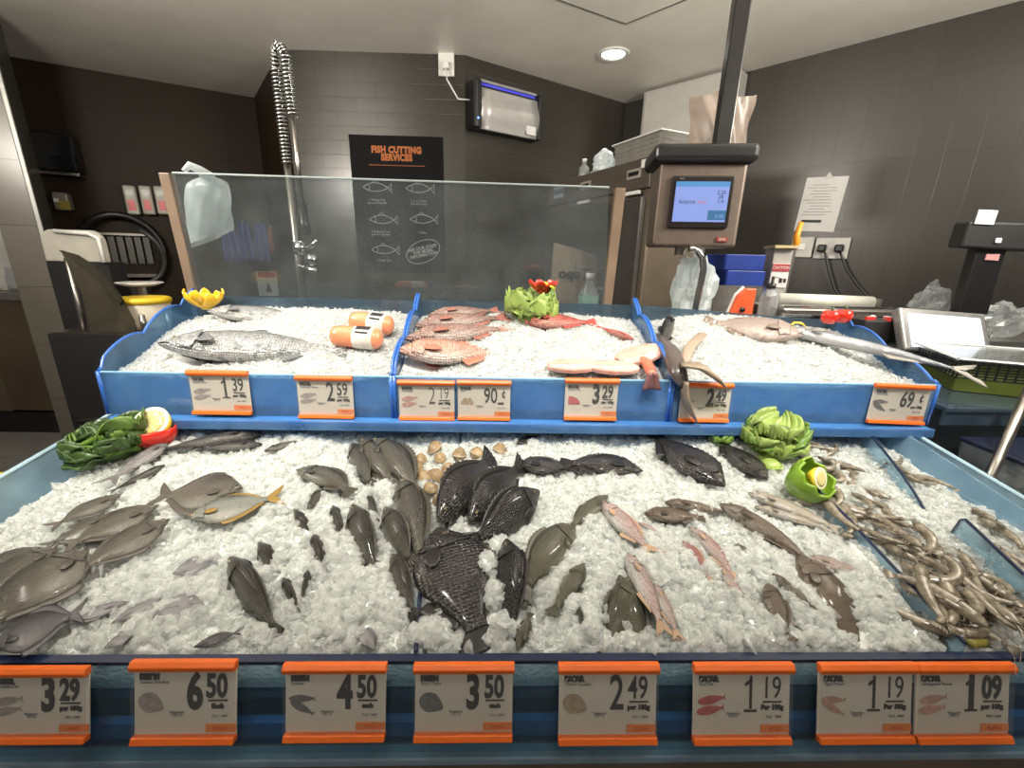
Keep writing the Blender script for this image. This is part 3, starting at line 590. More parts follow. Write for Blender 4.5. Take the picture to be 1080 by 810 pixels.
m = MB(); m.prism([(-.02, .0), (.0, .0), (.012, zb + .01), (-.012, zb + .01)], 1, -.001, .001); m.build('blade', M_steel, t)
t = thing('sanitiser_bottle', 'clear pump bottle with black neck in front of the grey carton', 'bottle', (at_y(812, 312, 1.78).x, 1.78, ZW))
hb = at_y(814, 296, 1.78).z - ZW
m = MB(); m.lathe([(.034, 0), (.036, .01), (.035, hb * .72), (.014, hb * .86)], 18); m.build('body', M_film, t, smooth=True)
m = MB(); m.lathe([(.016, hb * .82), (.016, hb * .94), (.006, hb * .96), (.006, hb * 1.08)], 14); m.build('black_collar', M_black, t, smooth=True)
m = MB(); m.tube([(.0, 0, hb * 1.08), (.03, -.01, hb * 1.07)], .006, 6); m.build('nozzle', M_white, t, smooth=True)
# papers and sockets on the right wall
ua, _ = W_right.uz(843, 215); ub, _ = W_right.uz(886, 215); _, z0 = W_right.uz(858, 244); _, z1 = W_right.uz(868, 187)
t = thing('wall_notice', 'white printed sheet taped to the right wall above the sockets', 'notice', W_right.pt((ua + ub) / 2, z0, .001), W_right.R @ Matrix.Rotation(rad(3), 3, 'Y'))
w, h = ub - ua, z1 - z0
m = MB(); m.box((0, -.003, h / 2), (w, .006, h)); m.build('sheet', pm('paper_grey', (.58, .57, .56), .6, var=.02), t)
m = MB(); m.slab([(-w * .08, -.003, h * .96), (w * .16, -.003, h * .96), (w * .02, -.004, h * 1.09)], (0, -1, 0), .004); m.build('tape_piece', pm('tape', (.5, .48, .43), .5), t)
m = MB()
for i in range(11): m.box((-w * .05 + w * .1 * ((i * 7) % 5 - 2) * .3, -.0065, h * (.86 - i * .055)), (w * (.4 + .3 * ((i * 3) % 4) / 3), .001, h * .012))
m.build('print_lines', M_greyink, t)
m = MB(); m.box((-w * .12, -.0065, h * .19), (w * .5, .001, h * .05)); m.build('black_bar', M_ink, t)
for i, (x0, x1, yc) in enumerate(((835, 858, 261), (860, 896, 262))):
    ua, zc = W_right.uz(x0, yc); ub, _ = W_right.uz(x1, yc); w = ub - ua
    t = thing('wall_switch' if i == 0 else 'double_socket', ['white wall switch left of the double socket', 'white double wall socket with two black plugs'][i], 'switch' if i == 0 else 'socket', W_right.pt((ua + ub) / 2, zc - .075), W_right.R)
    m = MB(); m.box((0, -.015, .075), (w, .03, .15)); m.build('face_plate', pm('dim_white', (.50, .49, .46), .4), t, bevel=.006)
    if i == 0: m = MB(); m.box((0, -.034, .08), (w * .3, .012, .05)); m.build('rocker', M_white, t, bevel=.003)
    else:
        for sx in (-.25, .25):
            m = MB(); m.box((w * sx, -.055, .075), (.055, .05, .055)); m.build('black_plug', M_black, t, bevel=.012, seg=3)
for i, pts in enumerate((((870, 266), (874, 285), (880, 305), (890, 318)), ((886, 266), (893, 285), (905, 302), (920, 318)))):
    P = [W_right.pt(*W_right.uz(x, y, .06), .06) for x, y in pts]
    m = MB(); m.tube(resample(P, 16), .008, 6); tag(m.build('power_cable', M_black, smooth=True), ['black cable dropping from the left plug of the double socket', 'black cable dropping from the right plug of the double socket'][i], 'cable')
# film wrapper
a, b = at_y(822, 322, 1.75), at_y(940, 330, 1.75)
t = thing('film_wrapper', 'steel film wrapping machine with a white roll behind the right tray', 'wrapper', ((a.x + b.x) / 2, 1.80, ZW))
w = b.x - a.x; h0 = at_y(880, 326, 1.72).z - ZW
m = MB(); m.box((0, .03, h0 / 2), (w, .22, h0)); m.build('base', M_steel_dk, t, bevel=.008)
m = MB(); m.box((0, -.09, h0 * .75), (w * 1.0, .03, .012)); m.box((.0, -.05, h0 + .004), (w * .98, .02, .012)); m.build('cutter_bar', M_chrome, t, bevel=.002)
m = MB(); m.tube([(-w * .38, .06, h0 + .024), (w * .5, .06, h0 + .018)], .026, 18); m.build('film_roll', pm('film_white', (.66, .66, .60), .35), t, smooth=True)
m = MB(); m.tube([(-w * .45, .06, h0 + .022), (w * .54, .06, h0 + .017)], .010, 10); m.build('spindle', M_steel, t, smooth=True)
for sx in (-.47, .53): m = MB(); m.box((w * sx, .06, h0 + .01), (.012, .06, .05)); m.build('end_bracket', M_steel, t)
t = thing('tool_box', 'black open box of small white and red packets beside the lit scale', 'box', (at_y(920, 342, 1.6).x, 1.62, ZW))
hb = at_y(915, 336, 1.6).z - ZW
m = MB(); m.box((0, 0, hb / 2), (.14, .14, hb)); m.build('case', M_blackm, t, bevel=.006)
for i in range(5):
    m = MB(); m.box((-.045 + .022 * i, -.055 + .02 * (i % 3), hb + .004), (.034, .012, .014), Matrix.Rotation(rad(i * 23), 3, 'Z')); m.build('packet', M_paper if i % 3 else M_red, t)
# platform scale with lit screen
ps = [at_y(x, y, Y) for x, y, Y in ((944, 365, 1.46), (1037, 373, 1.46), (1051, 333, 1.53), (960, 327, 1.53))]
cpt = sum(ps, Vector()) / 4; ux = ((ps[1] - ps[0]) + (ps[2] - ps[3])).normalized(); vy = ((ps[3] - ps[0]) + (ps[2] - ps[1])); vy = (vy - ux * vy.dot(ux)).normalized(); nz = ux.cross(vy)
SRm = Matrix((ux, vy, nz)).transposed(); sw = ((ps[1] - ps[0]).length + (ps[2] - ps[3]).length) / 2; sh = (ps[3] - ps[0]).length
t = thing('counter_scale', 'counter scale with a bright white screen and tall black display post', 'scale', cpt, SRm)
m = MB(); m.box((0, 0, -.02), (sw, sh, .035)); m.build('screen_frame', pm('frame_grey', (.35, .35, .34), .3, .6), t, bevel=.008, seg=3)
m = MB(); m.box((0, -.004, -.0015), (sw * .84, sh * .78, .004)); m.build('lit_screen', pm('screen_white', (.2, .2, .2), .3, var=0, emit=1.0, ecol=(.82, .90, 1)), t)
cz = cpt.z
m = MB(); m.box((cpt.x + .03, 1.72, (ZW + cz + .0) / 2), (.34, .16, max(.05, cz - ZW))); m.build('base', M_black, t, world=True, bevel=.01)
c0, c1 = at_y(1030, 325, 1.66), at_y(1052, 262, 1.66)
m = MB(); m.slab([at_y(1012, 330, 1.62), at_y(1042, 332, 1.62), at_y(1064, 258, 1.62), at_y(1034, 256, 1.62)], (0, 1, 0), .04); m.build('post', M_black, t, world=True, bevel=.004)
m = MB(); m.slab([at_y(1015, 261, 1.60), at_y(1105, 266, 1.60), at_y(1112, 236, 1.60), at_y(1024, 233, 1.60)], (0, 1, 0), .06); m.build('display_head', M_blackm, t, world=True, bevel=.008)
m = MB(); m.slab([at_y(1028, 236, 1.595), at_y(1048, 237, 1.595), at_y(1053, 222, 1.595), at_y(1033, 221, 1.595)], (0, 1, 0), .003); m.build('paper_label', M_paper, t, world=True)
m = MB(); m.slab([at_y(1049, 256, 1.598), at_y(1055, 256, 1.598), at_y(1056, 251, 1.598), at_y(1050, 251, 1.598)], (0, -1, 0), .003); m.build('small_sticker', M_paper, t, world=True)
m = MB(); m.slab([at_y(1038, 274, 1.618), at_y(1052, 275, 1.618), at_y(1054, 268, 1.618), at_y(1040, 268, 1.618)], (0, -1, 0), .003); m.build('red_sticker', pm('sticker_red', (.6, .3, .3), .5), t, world=True)
a = at_y(988, 318, 1.72)
t = thing('film_bag', 'clear crumpled plastic bag between the scale screen and its post', 'bag', (a.x, 1.74, ZW))
hb = at_y(985, 298, 1.72).z - ZW
lumpy((0, 0, hb * .5), (.07, .05, hb * .45), .45, 1.8, 26, 5).build('bag', M_film, t)
t = thing('plastic_sheet', 'loose clear plastic sheet lying right of the scale post', 'plastic', (at_y(1062, 318, 1.75).x, 1.75, ZW))
hb = at_y(1062, 318, 1.75).z - ZW
lumpy((0, 0, hb * .5), (.09, .06, hb * .42), .5, 2.0, 24, 12).build('bag', M_film, t)
# ================================================================== COUNTER
M_wood = pm('brown_wood', (.115, .085, .062), .45, var=.18, nscale=7)
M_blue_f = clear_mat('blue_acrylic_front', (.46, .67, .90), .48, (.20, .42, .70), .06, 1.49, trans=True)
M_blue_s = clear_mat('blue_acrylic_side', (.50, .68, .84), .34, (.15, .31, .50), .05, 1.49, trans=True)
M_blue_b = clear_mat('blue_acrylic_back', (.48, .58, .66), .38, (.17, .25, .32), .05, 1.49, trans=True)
M_blue_e = pm('blue_acrylic_edge', (.03, .13, .48), .12, var=.1, nscale=5, coat=.5)
M_blue_d = pm('dark_blue_plastic', (.012, .036, .12), .25, var=.15, nscale=6)
M_blue_p = pm('pale_blue_panel', (.30, .45, .68), .2, var=.12, nscale=5)
M_glass_f = clear_mat('front_glass', (.72, .84, .90), .05, (.3, .5, .65), .03, 1.5)
M_div = clear_mat('divider_acrylic', (.66, .80, .88), .40, (.42, .60, .72), .04, 1.49, trans=True)
M_edge = pm('dark_edge', (.012, .02, .055), .2, var=0)
XL, XR = -.965, 1.075           # ice bed
FY, BY = .48, 1.12
def bedz(y): return 1.0 + .12 * (y - FY)
NB = Vector((0, -.12, 1)).normalized()
def at_bed(x, y, up=0.0): return at_plane(x, y, Vector((0, FY, 1.0 + up)), NB)
TY0, TY1 = 1.075, 1.47
TS = .36
NT = Vector((0, -TS, 1)).normalized()
def at_tray(x, y, up=0.0): return at_plane(x, y, Vector((0, TY0, 1.245 + up)), NT)
TILT = 15.5; ZL = .862; GY0 = .478 - (1.001 - ZL) * math.tan(rad(TILT))
t = thing('display_counter', 'long fish display counter with brown front and blue acrylic bed', 'counter', (.055, .8, 0))
m = MB(); m.box((.055, .80, (ZL - .05) / 2), (2.16, .64, ZL - .05)); m.build('cabinet', M_wood, t, world=True, bevel=.006)
m = MB(); m.box((.055, GY0 + .012, (ZL - .006) / 2), (2.22, .028, ZL - .006)); m.build('front_board', M_wood, t, world=True, bevel=.004)
m = MB(); m.box((.055, .79, ZL - .03), (2.18, .70, .04)); m.build('base_shelf', M_blue_d, t, world=True, bevel=.004)
m = MB(); m.box((.055, GY0 + .003, ZL), (2.22, .022, .014)); m.build('front_ledge', clear_mat('ledge_acrylic', (.65, .78, .88), .7, (.40, .56, .68), .05, 1.49, trans=True), t, world=True, bevel=.003)
m = MB(); m.slab([(-1.045, GY0, ZL), (1.155, GY0, ZL), (1.155, .478, 1.001), (-1.045, .478, 1.001)], (0, -.96, .28), .007); m.build('front_glass', M_glass_f, t, world=True)
m = MB(); m.box((.055, .474, 1.0025), (2.20, .012, .006)); m.build('glass_edge', M_edge, t, world=True)
m = MB(); m.slab([(XL, FY + .008, bedz(FY) - .075), (XR, FY + .008, bedz(FY) - .075), (XR, BY, bedz(BY) - .075), (XL, BY, bedz(BY) - .075)], (0, 0, -1), .012); m.build('bed_pan', M_blue_d, t, world=True)
m = MB(); m.box((.055, .475, ZL + .012), (2.12, .012, .03)); m.build('inner_rail', pm('blue_rail', (.03, .15, .38), .25, var=.15), t, world=True)
m = MB(); m.box((.055, .53, ZL + .03), (2.1, .012, .07)); m.build('inner_wall', pm('black_blue', (.012, .022, .055), .3), t, world=True)
m = MB(); m.box(((XL + XR) / 2, BY + .012, 1.055), (XR - XL + .06, .016, .17)); m.build('rear_panel', M_blue_p, t, world=True)
for sx, xa, xb in ((-1, XL, XL - .075), (1, XR, XR + .06)):
    m = MB(); m.slab([(xa, FY, bedz(FY) - .05), (xa, BY, bedz(BY) - .05), (xb, BY, bedz(BY) + .045), (xb, FY, bedz(FY) + .035)], (sx * .8, 0, .6), .006); m.build('side_panel', M_div, t, world=True)
    m = MB(); m.tube([(xb, FY, bedz(FY) + .035), (xb, BY, bedz(BY) + .045)], .004, 6); m.build('side_edge', pm('pale_edge', (.45, .62, .72), .15, var=.05), t, world=True)
m = MB(); m.slab([(XR + .0, FY, bedz(FY) - .01), (XR + .0, BY, bedz(BY) - .01), (XR + .02, BY, bedz(BY) + .055), (XR + .02, FY, bedz(FY) + .02)], (1, 0, 0), .006); m.build('side_panel', M_div, t, world=True)
for px in (432, 556):
    p = at_y(px, 452, 1.09); m = MB(); m.box((p.x, 1.09, 1.106), (.05, .05, .02)); m.build('ledge_bracket', M_blue_d, t, world=True, bevel=.003)
# shelf that carries the three trays
p0, p1 = at_y(109, 440, 1.04), at_y(985, 451, 1.04)
zs = (p0.z + p1.z) / 2 - .011
SH = thing('tray_shelf', 'bright blue acrylic shelf under the three upper fish trays', 'shelf', ((p0.x + p1.x) / 2, 1.04, zs - .012))
m = MB(); m.box(((p0.x + p1.x) / 2, 1.26, zs), (p1.x - p0.x, .44, .014)); m.build('board', pm('shelf_blue', (.06, .20, .50), .15, var=.1, coat=.4), SH, world=True, bevel=.003)
m = MB(); m.box(((p0.x + p1.x) / 2, 1.038, zs - .004), (p1.x - p0.x, .010, .026)); m.build('front_lip', M_blue_f, SH, world=True, bevel=.003)
m = MB(); m.box(((p0.x + p1.x) / 2, 1.32, (zs - .01) / 2), (p1.x - p0.x - .2, .28, zs - .01)); m.build('support_box', M_blue_d, SH, world=True)
ZB = zs + .008
tx = [at_y(x, 420, TY0).x for x in (110, 415.5, 706.5, 986)]
TRAYS = []
def scallop(y): 
    q = (y - TY0) / (TY1 - TY0); return 1.25 + TS * (y - TY0) + .004 + .028 * abs(math.sin(q * PI * 2.45)) ** .55
for i in range(3):
    x0, x1 = tx[i] + .004, tx[i + 1] - .004
    t = thing('fish_tray', ['blue acrylic fish tray at the left holding salmon', 'blue acrylic fish tray in the middle holding red fish', 'blue acrylic fish tray at the right holding a long silver fish'][i], 'tray', ((x0 + x1) / 2, TY0, ZB), None, 'upper fish trays')
    zf = 1.247
    m = MB(); m.box(((x0 + x1) / 2, TY0, (ZB + zf) / 2), (x1 - x0, .007, zf - ZB)); m.build('front_panel', M_blue_f, t, world=True)
    m = MB(); m.box(((x0 + x1) / 2, TY0, zf), (x1 - x0, .008, .003)); m.build('front_rim', pm('rim_pale', (.30, .55, .78), .15, var=0), t, world=True)
    for xx in (x0, x1):
        dz_ = -.022 if i == 2 and xx == x1 else 0
        ys = [TY0 + (TY1 - TY0) * q / 40 for q in range(41)]
        m = MB(); m.prism([(TY1, ZB), (TY0, ZB)] + [(y, scallop(y) + dz_ if q > 1 else 1.25 + .006 * q) for q, y in enumerate(ys)], 0, xx - .0035, xx + .0035); m.build('side_panel', M_blue_s, t, world=True)
        m = MB(); m.tube([(xx, y, scallop(y) + dz_ if q > 1 else 1.25 + .006 * q) for q, y in enumerate(ys)], .0042, 6); m.tube([(xx, TY0 - .004, ZB), (xx, TY0 - .004, 1.25)], .005, 6); m.build('side_edge', M_blue_e, t, world=True, smooth=True)
    zr_ = 1.362 if i == 2 else 1.402; m = MB(); m.slab([(x0, TY1, ZB), (x1, TY1, ZB), (x1, TY1, zr_), (x0, TY1, 1.402)], (0, 1, 0), .007); m.build('back_panel', M_blue_b, t, world=True)
    m = MB(); m.slab([(x0, TY0, ZB + .01), (x1, TY0, ZB + .01), (x1, TY1, ZB + .02), (x0, TY1, ZB + .02)], (0, 0, -1), .008); m.build('base', M_blue_d, t, world=True)
    TRAYS.append((x0, x1))
# glass screen with two wooden posts
g = [at_y(172, 182, 1.56), at_y(655, 198, 1.56), at_y(640, 327, 1.60), at_y(205, 319, 1.60)]
t = thing('glass_screen', 'clear glass screen between two wooden posts behind the fish trays', 'screen', ((g[2].x + g[3].x) / 2, 1.6, ZB))
a = g[0] + V(.03, 0, 0); b = g[1] - V(.04, 0, 0); nG = (g[1] - g[0]).cross(g[3] - g[0]).normalized()
lowL, lowR = g[3] + (g[3] - g[0]).normalized() * .12, g[2] + (g[2] - g[1]).normalized() * .12
M_glass = clear_mat('screen_glass', (.80, .83, .84), .085, (.42, .46, .48), .015, 1.5)  # grey body haze stands in for dull reflections, with slight dirt
m = MB(); m.slab([a, b, lowR, lowL], nG, .008); m.build('pane', M_glass, t, world=True)
m = MB(); m.tube([a, b], .0035, 6); m.build('pane_edge', pm('glass_edge', (.35, .42, .42), .2, var=0), t, world=True)
M_post = pm('post_wood', (.24, .17, .12), .4, var=.15, nscale=9)
for tp, lo in ((g[0], lowL), (g[1], lowR)):
    d = (tp - lo).normalized(); bb = lo.copy(); f = (ZB + .02 - lo.z) / d.z; bb = lo + d * f if f < 0 else lo
    xw = V(.017, 0, 0); m = MB(); m.slab([tp - xw, tp + xw, bb + xw, bb - xw], (0, 1, 0), .03); m.build('post', M_post, t, world=True, bevel=.003)
m = MB(); m.box(((lowL.x + lowR.x) / 2, 1.615, (ZB + lowL.z) / 2), (lowR.x - lowL.x, .03, max(.02, lowL.z - ZB))); m.build('sill', M_blue_d, t, world=True)
m = MB(); m.box(((lowL.x + lowR.x) / 2, 1.615, ZB / 2 - .02), (lowR.x - lowL.x, .05, ZB - .04)); m.build('stand', M_steel_dk, t, world=True)
# white bag hung over the glass
p = at_y(227, 178, 1.59)
a, b = at_y(226, 182, 1.61), at_y(222, 252, 1.64)
t = thing('hanging_bag', 'white plastic bag hung over the left end of the glass screen', 'bag', (b.x, 1.64, b.z))
Hh = a.z - b.z; mm = (at_y(255, 220, 1.62).x - at_y(202, 220, 1.62).x) / 2
m = MB()
def bg(u, v):
    an = 2 * PI * u; r = mm * (1.0 - .18 * v) * (1 + .07 * math.sin(5 * an + 4 * v) + .05 * math.sin(9 * an - 7 * v)) * (1 if v < .85 else max(.12, 1 - ((v - .85) / .15) ** 2 * .8))
    x = r * math.cos(an) - .035 * (1 - v); y = .42 * r * math.sin(an) + .045; z = Hh * v + .10 * mm * math.cos(an) * (1 - v) * 4 
    return (x, y, z)
m.grid(bg, 40, 18); m.build('bag', M_whitebag, t, smooth=True, recalc=False)
m = MB(); m.tube([(.012, .03, Hh * .97), (0.0, .0, Hh + .012), (-.012, -.028, Hh + .02), (-.03, -.032, Hh + .002)], [.03, .022, .02, .012], 10, flat=.6); m.build('knot', M_whitebag, t, smooth=True)
# dividers in the ice bed
def divider(label, pts_px, hz, base=.05, rounded=True, name='divider'):
    P = [at_bed(x, y) for x, y in pts_px]; P = resample(P, 24); t = thing(name, label, 'divider', P[0] - V(0, 0, base))
    top = []
    for i, p in enumerate(P):
        q = i / 23; h = hz(q); top.append(p + V(0, 0, h))
    m = MB()
    poly = top + [p - V(0, 0, base) for p in P[::-1]]
    n = V(1, 0, 0); m.slab(poly, n, .005); m.build('sheet', M_div, t, world=True)
    m = MB(); m.tube([p + V(.0025, 0, 0) for p in top], .0032, 6); m.build('top_edge', M_edge, t, world=True, smooth=True)
    return t
rd = lambda h, e=.12: (lambda q: h * math.sqrt(max(0, 1 - max(0, (e - q) / e) ** 2)) - .0)
divider('curved clear blue divider between the white fish and the prawns', [(842, 505), (858, 528), (885, 553), (1012, 690)], lambda q: .030 * (1 - .35 * q) if q > .06 else .03 * q / .06)
divider('clear blue divider leaning beside the first prawn heap', [(908, 470), (945, 510), (975, 545)], lambda q: .045 * (1 - q) ** .6 + .004)
divider('clear blue divider with rounded end beside the front prawn heap', [(1003, 562), (1040, 600), (1100, 660)], rd(.045, .10))
divider('clear blue divider between the dark olive fish and the black fish', [(398, 470), (420, 497), (436, 530), (445, 580), (441, 640), (437, 694)], lambda q: .024 if q < .45 else .010)
# side ledge right of the trays, basket, post, tub
xe = tx[3]
t = thing('side_ledge', 'pale blue clear ledge right of the upper trays', 'ledge', (xe + .42, 1.06, 0))
z1 = at_y(1030, 448, 1.06).z; z2 = 1.185
m = MB(); m.box((xe + .42, 1.26, z2), (.80, .42, .012)); m.build('top_sheet', M_blue_b, t, world=True, bevel=.002)
m = MB(); m.box((xe + .42, 1.06, (z1 + z2) / 2), (.80, .008, z2 - z1)); m.build('front_sheet', M_blue_b, t, world=True)
m = MB(); m.box((xe + .42, 1.30, (z2 - .02) / 2), (.76, .3, z2 - .02)); m.build('support', pm('support_dark', (.05, .055, .06), .5), t, world=True)
for i in range(14):
    pass
b0 = at_y(980, 372, 1.33); b1 = at_y(1095, 398, 1.13)
bx, by, bz = (b0.x + .275), 1.25, z2 + .008
t = thing('plastic_basket', 'clear topped plastic basket with black mesh side and green bottom', 'basket', (bx, by, bz), Matrix.Rotation(rad(-24), 3, 'Z'))
bw, bd, bh = .25, .15, .098
M_mesh = pm('mesh_black', (.015, .016, .02), .4)
m = MB()
for s in (-1, 1):
    for i in range(24):
        x = -bw + 2 * bw * i / 23; m.box((x, s * bd, bh * .62), (.0045, .004, bh * .5))
    for k in range(6): m.box((0, s * bd, bh * (.40 + .09 * k)), (2 * bw, .004, .004))
    for i in range(15):
        y = -bd + 2 * bd * i / 14; m.box((s * bw, y, bh * .62), (.004, .0045, bh * .5))
    for k in range(6): m.box((s * bw, 0, bh * (.40 + .09 * k)), (.004, 2 * bd, .004))
m.build('mesh_wall', M_mesh, t)
m = MB()
for s in (-1, 1): m.box((0, s * bd, bh * .19), (2 * bw, .005, bh * .38)); m.box((s * bw, 0, bh * .19), (.005, 2 * bd, bh * .38))
m.box((0, 0, .004), (2 * bw, 2 * bd, .006)); m.build('green_bottom', pm('olive_green', (.10, .13, .018), .4), t)
m = MB(); m.tube([(-bw - .012, -bd - .012, bh), (bw + .012, -bd - .012, bh), (bw + .012, bd + .012, bh), (-bw - .012, bd + .012, bh), (-bw - .012, -bd - .012, bh)], .008, 6, flat=.5); m.build('clear_rim', pm('rim_clear', (.55, .57, .57), .15, var=0), t)
m = MB(); m.box((0, 0, bh - .002), (2 * bw, 2 * bd, .002)); m.build('clear_lid', clear_mat('lid_film', (.9, .92, .93), .16, (.6, .65, .65), .12), t)
# steel side sink / worktop beyond the bed at the right
t = thing('steel_worktop', 'steel worktop below the right edge of the ice bed', 'worktop', (1.75, .85, 0))
m = MB(); m.box((1.72, .86, .93), (1.1, .40, .03)); m.build('top', M_steel, t, world=True, bevel=.005)
m = MB(); m.box((1.75, .88, .458), (1.0, .34, .914)); m.build('cabinet', M_steel_dk, t, world=True)
m = MB(); m.box((1.21, .86, .955), (.02, .40, .03)); m.box((1.72, .668, .952), (1.1, .016, .03)); m.build('raised_rim', M_chrome, t, world=True, bevel=.004)
zt = .945
a, b = at_y(1078, 428, .98), at_y(1040, 512, .90)
t = thing('steel_rod', 'slanted steel rod standing right of the ice bed', 'rod', (b.x, .9, zt))
dv = (b - a); f = (zt - a.z) / dv.z
m = MB(); m.tube([a - dv * .25, a + dv * f], .011, 10); m.build('bar', M_steel, t, world=True, smooth=True)
q = a + dv * f; m = MB(); m.lathe([(.03, 0), (.03, .012), (.012, .018)], 16, Matrix.Translation(V(q.x, q.y, zt))); m.build('foot', M_steel_dk, t, world=True)
p = at_y(1075, 545, .86)
t = thing('clear_tub', 'clear plastic tub with grey seafood inside at the right frame edge', 'tub', (at_y(1092, 500, .95).x, .95, zt))
m = MB(); m.prism([(-.09, 0), (.09, 0), (.105, .15), (.10, .15), (.085, .006), (-.085, .006), (-.10, .15), (-.105, .15)], 1, -.1, .1); m.box((0, -.1, .075), (.19, .003, .15)); m.box((0, .1, .075), (.19, .003, .15)); m.build('tub', M_clear, t)
lumpy((0, 0, .05), (.08, .085, .05), .5, 2.4, 28, 21).build('contents', pm('grey_seafood', (.36, .33, .29), .3, var=.3, nscale=40), t)
m = MB(); m.box((.0, .0, .157), (.215, .215, .012)); m.build('blue_lid', pm('navy', (.012, .016, .04), .35), t, bevel=.004)
p = at_y(1018, 478, 1.0)
t = thing('round_pan', 'dark round pan with pale rim beneath the side ledge', 'pan', (at_y(1030, 480, .98).x, .985, zt))
m = MB(); m.lathe([(1e-6, 0), (.08, 0), (.1, .03), (.105, .06), (.10, .06), (.095, .032), (1e-6, .012)], 30); m.build('bowl', M_steel_dk, t, smooth=True)
m = MB(); m.lathe([(.100, .058), (.108, .058), (.109, .064), (.100, .064)], 30); m.build('rim', M_steel, t, smooth=True)
# yellow tool at the left frame edge
p = at_z(2, 522, .55)
a, b = at_y(-22, 540, .95), at_y(8, 565, .95)
t = thing('yellow_bin', 'yellow and black bin corner at the left frame edge', 'bin', (a.x, .95, 0))
m = MB(); m.box((a.x - .02, 1.0, a.z / 2), (.10, .16, a.z)); m.build('black_stand', M_black, t, world=True, bevel=.008)
m = MB(); m.box((a.x - .05, .98, a.z + .02 - .0), (.11, .12, .09)); m.build('yellow_tub', M_yellow, t, world=True, bevel=.01)
m = MB(); m.box((a.x - .01, .98, a.z - .02), (.14, .15, .04)); m.build('black_rim', M_black, t, world=True, bevel=.006)
# ================================================================== FISH
def fish_mat(name, back, flank, belly, H, pat='scales', acc=None, rough=.28, sc=46.0, metal=0.0, amp=1.0):
    kd = DARK.get(name.split('_')[0], .55); back, flank, belly = [[c * kd for c in q] for q in (back, flank, belly)]
    m, nt, out = new_mat(name); L = nt.links.new
    tc = N(nt, 'ShaderNodeTexCoord'); sp = N(nt, 'ShaderNodeSeparateXYZ'); L(tc.outputs['Object'], sp.inputs[0])
    nz = N(nt, 'ShaderNodeTexNoise', i_Scale=7.0, i_Detail=6.0, i_Roughness=.65); L(tc.outputs['Object'], nz.inputs[0])
    f = N(nt, 'ShaderNodeMapRange'); f.inputs[1].default_value = -H * .5; f.inputs[2].default_value = H * .5; L(sp.outputs[1], f.inputs[0])
    ad = N(nt, 'ShaderNodeMath', operation='MULTIPLY_ADD'); ad.inputs[1].default_value = .26; L(nz.outputs[0], ad.inputs[0]); L(f.outputs[0], ad.inputs[2])
    sb = N(nt, 'ShaderNodeMath', operation='SUBTRACT'); sb.inputs[1].default_value = .13; L(ad.outputs[0], sb.inputs[0])
    mid = [(a + b) / 2 for a, b in zip(back, flank)]
    col = ramp(nt, sb.outputs[0], [(.10, belly), (.34, flank), (.58, flank), (.74, mid), (.92, back)])
    b = N(nt, 'ShaderNodeBsdfPrincipled', i_Roughness=rough, i_Metallic=metal); b.inputs['Coat Weight'].default_value = .3; b.inputs['Coat Roughness'].default_value = .1; b.inputs['Specular IOR Level'].default_value = .4
    bp = N(nt, 'ShaderNodeBump', i_Strength=.5, i_Distance=.012)
    def mul(c, g, fac=1.0):
        mx = N(nt, 'ShaderNodeMix', data_type='RGBA', blend_type='MULTIPLY'); mx.inputs[0].default_value = fac; L(c, mx.inputs[6]); L(g, mx.inputs[7]); return mx.outputs[2]
    fine = N(nt, 'ShaderNodeTexNoise', i_Scale=30.0, i_Detail=5.0, i_Roughness=.7); L(tc.outputs['Object'], fine.inputs[0])
    col = mul(col, ramp(nt, fine.outputs[0], [(.3, (1 - .35 * amp,) * 3), (.65, (1, 1, 1))]))
    if pat == 'scales':
        vo = N(nt, 'ShaderNodeTexVoronoi', i_Scale=sc, i_Randomness=.35); L(tc.outputs['Object'], vo.inputs[0])
        col = mul(col, ramp(nt, vo.outputs[0], [(.25, (1.0, 1.0, 1.0)), (.62, (.52, .52, .52))]), .9); L(vo.outputs[0], bp.inputs['Height']); bp.invert = True
    else:
        L(fine.outputs[0], bp.inputs['Height']); bp.inputs['Strength'].default_value = .55
    if pat in ('spots', 'scales') and acc:
        v2 = N(nt, 'ShaderNodeTexNoise', i_Scale=19.0, i_Detail=2.0); L(tc.outputs['Object'], v2.inputs[0])
        mx = N(nt, 'ShaderNodeMix', data_type='RGBA'); L(ramp(nt, v2.outputs[0], [(.56, (0, 0, 0)), (.62, (1, 1, 1))]), mx.inputs[0]); L(col, mx.inputs[6]); mx.inputs[7].default_value = c4(acc); col = mx.outputs[2]
    if pat == 'stripe' and acc:
        wv = N(nt, 'ShaderNodeTexWave', bands_direction='Y', i_Scale=9.0, i_Distortion=3.0, i_Detail=2.0); L(tc.outputs['Object'], wv.inputs[0])
        mx = N(nt, 'ShaderNodeMix', data_type='RGBA'); L(ramp(nt, wv.outputs[0], [(.45, (0, 0, 0)), (.9, (.6, .6, .6))]), mx.inputs[0]); L(col, mx.inputs[6]); mx.inputs[7].default_value = c4(acc); col = mx.outputs[2]
    L(col, b.inputs['Base Color']); L(bp.outputs[0], b.inputs['Normal']); L(b.outputs[0], out.inputs[0]); return m
DARK = dict(seabass=.9, olive=.75, tilapia=.7, grouper=.7, brown=.7, threadfin=.78, snapper=1.0, dullsnap=.8, parrot=.85, salmon=.8, mackerel=.8, pale=.62, pinkhead=.75, golden=.75, white=.75, milk=.7)
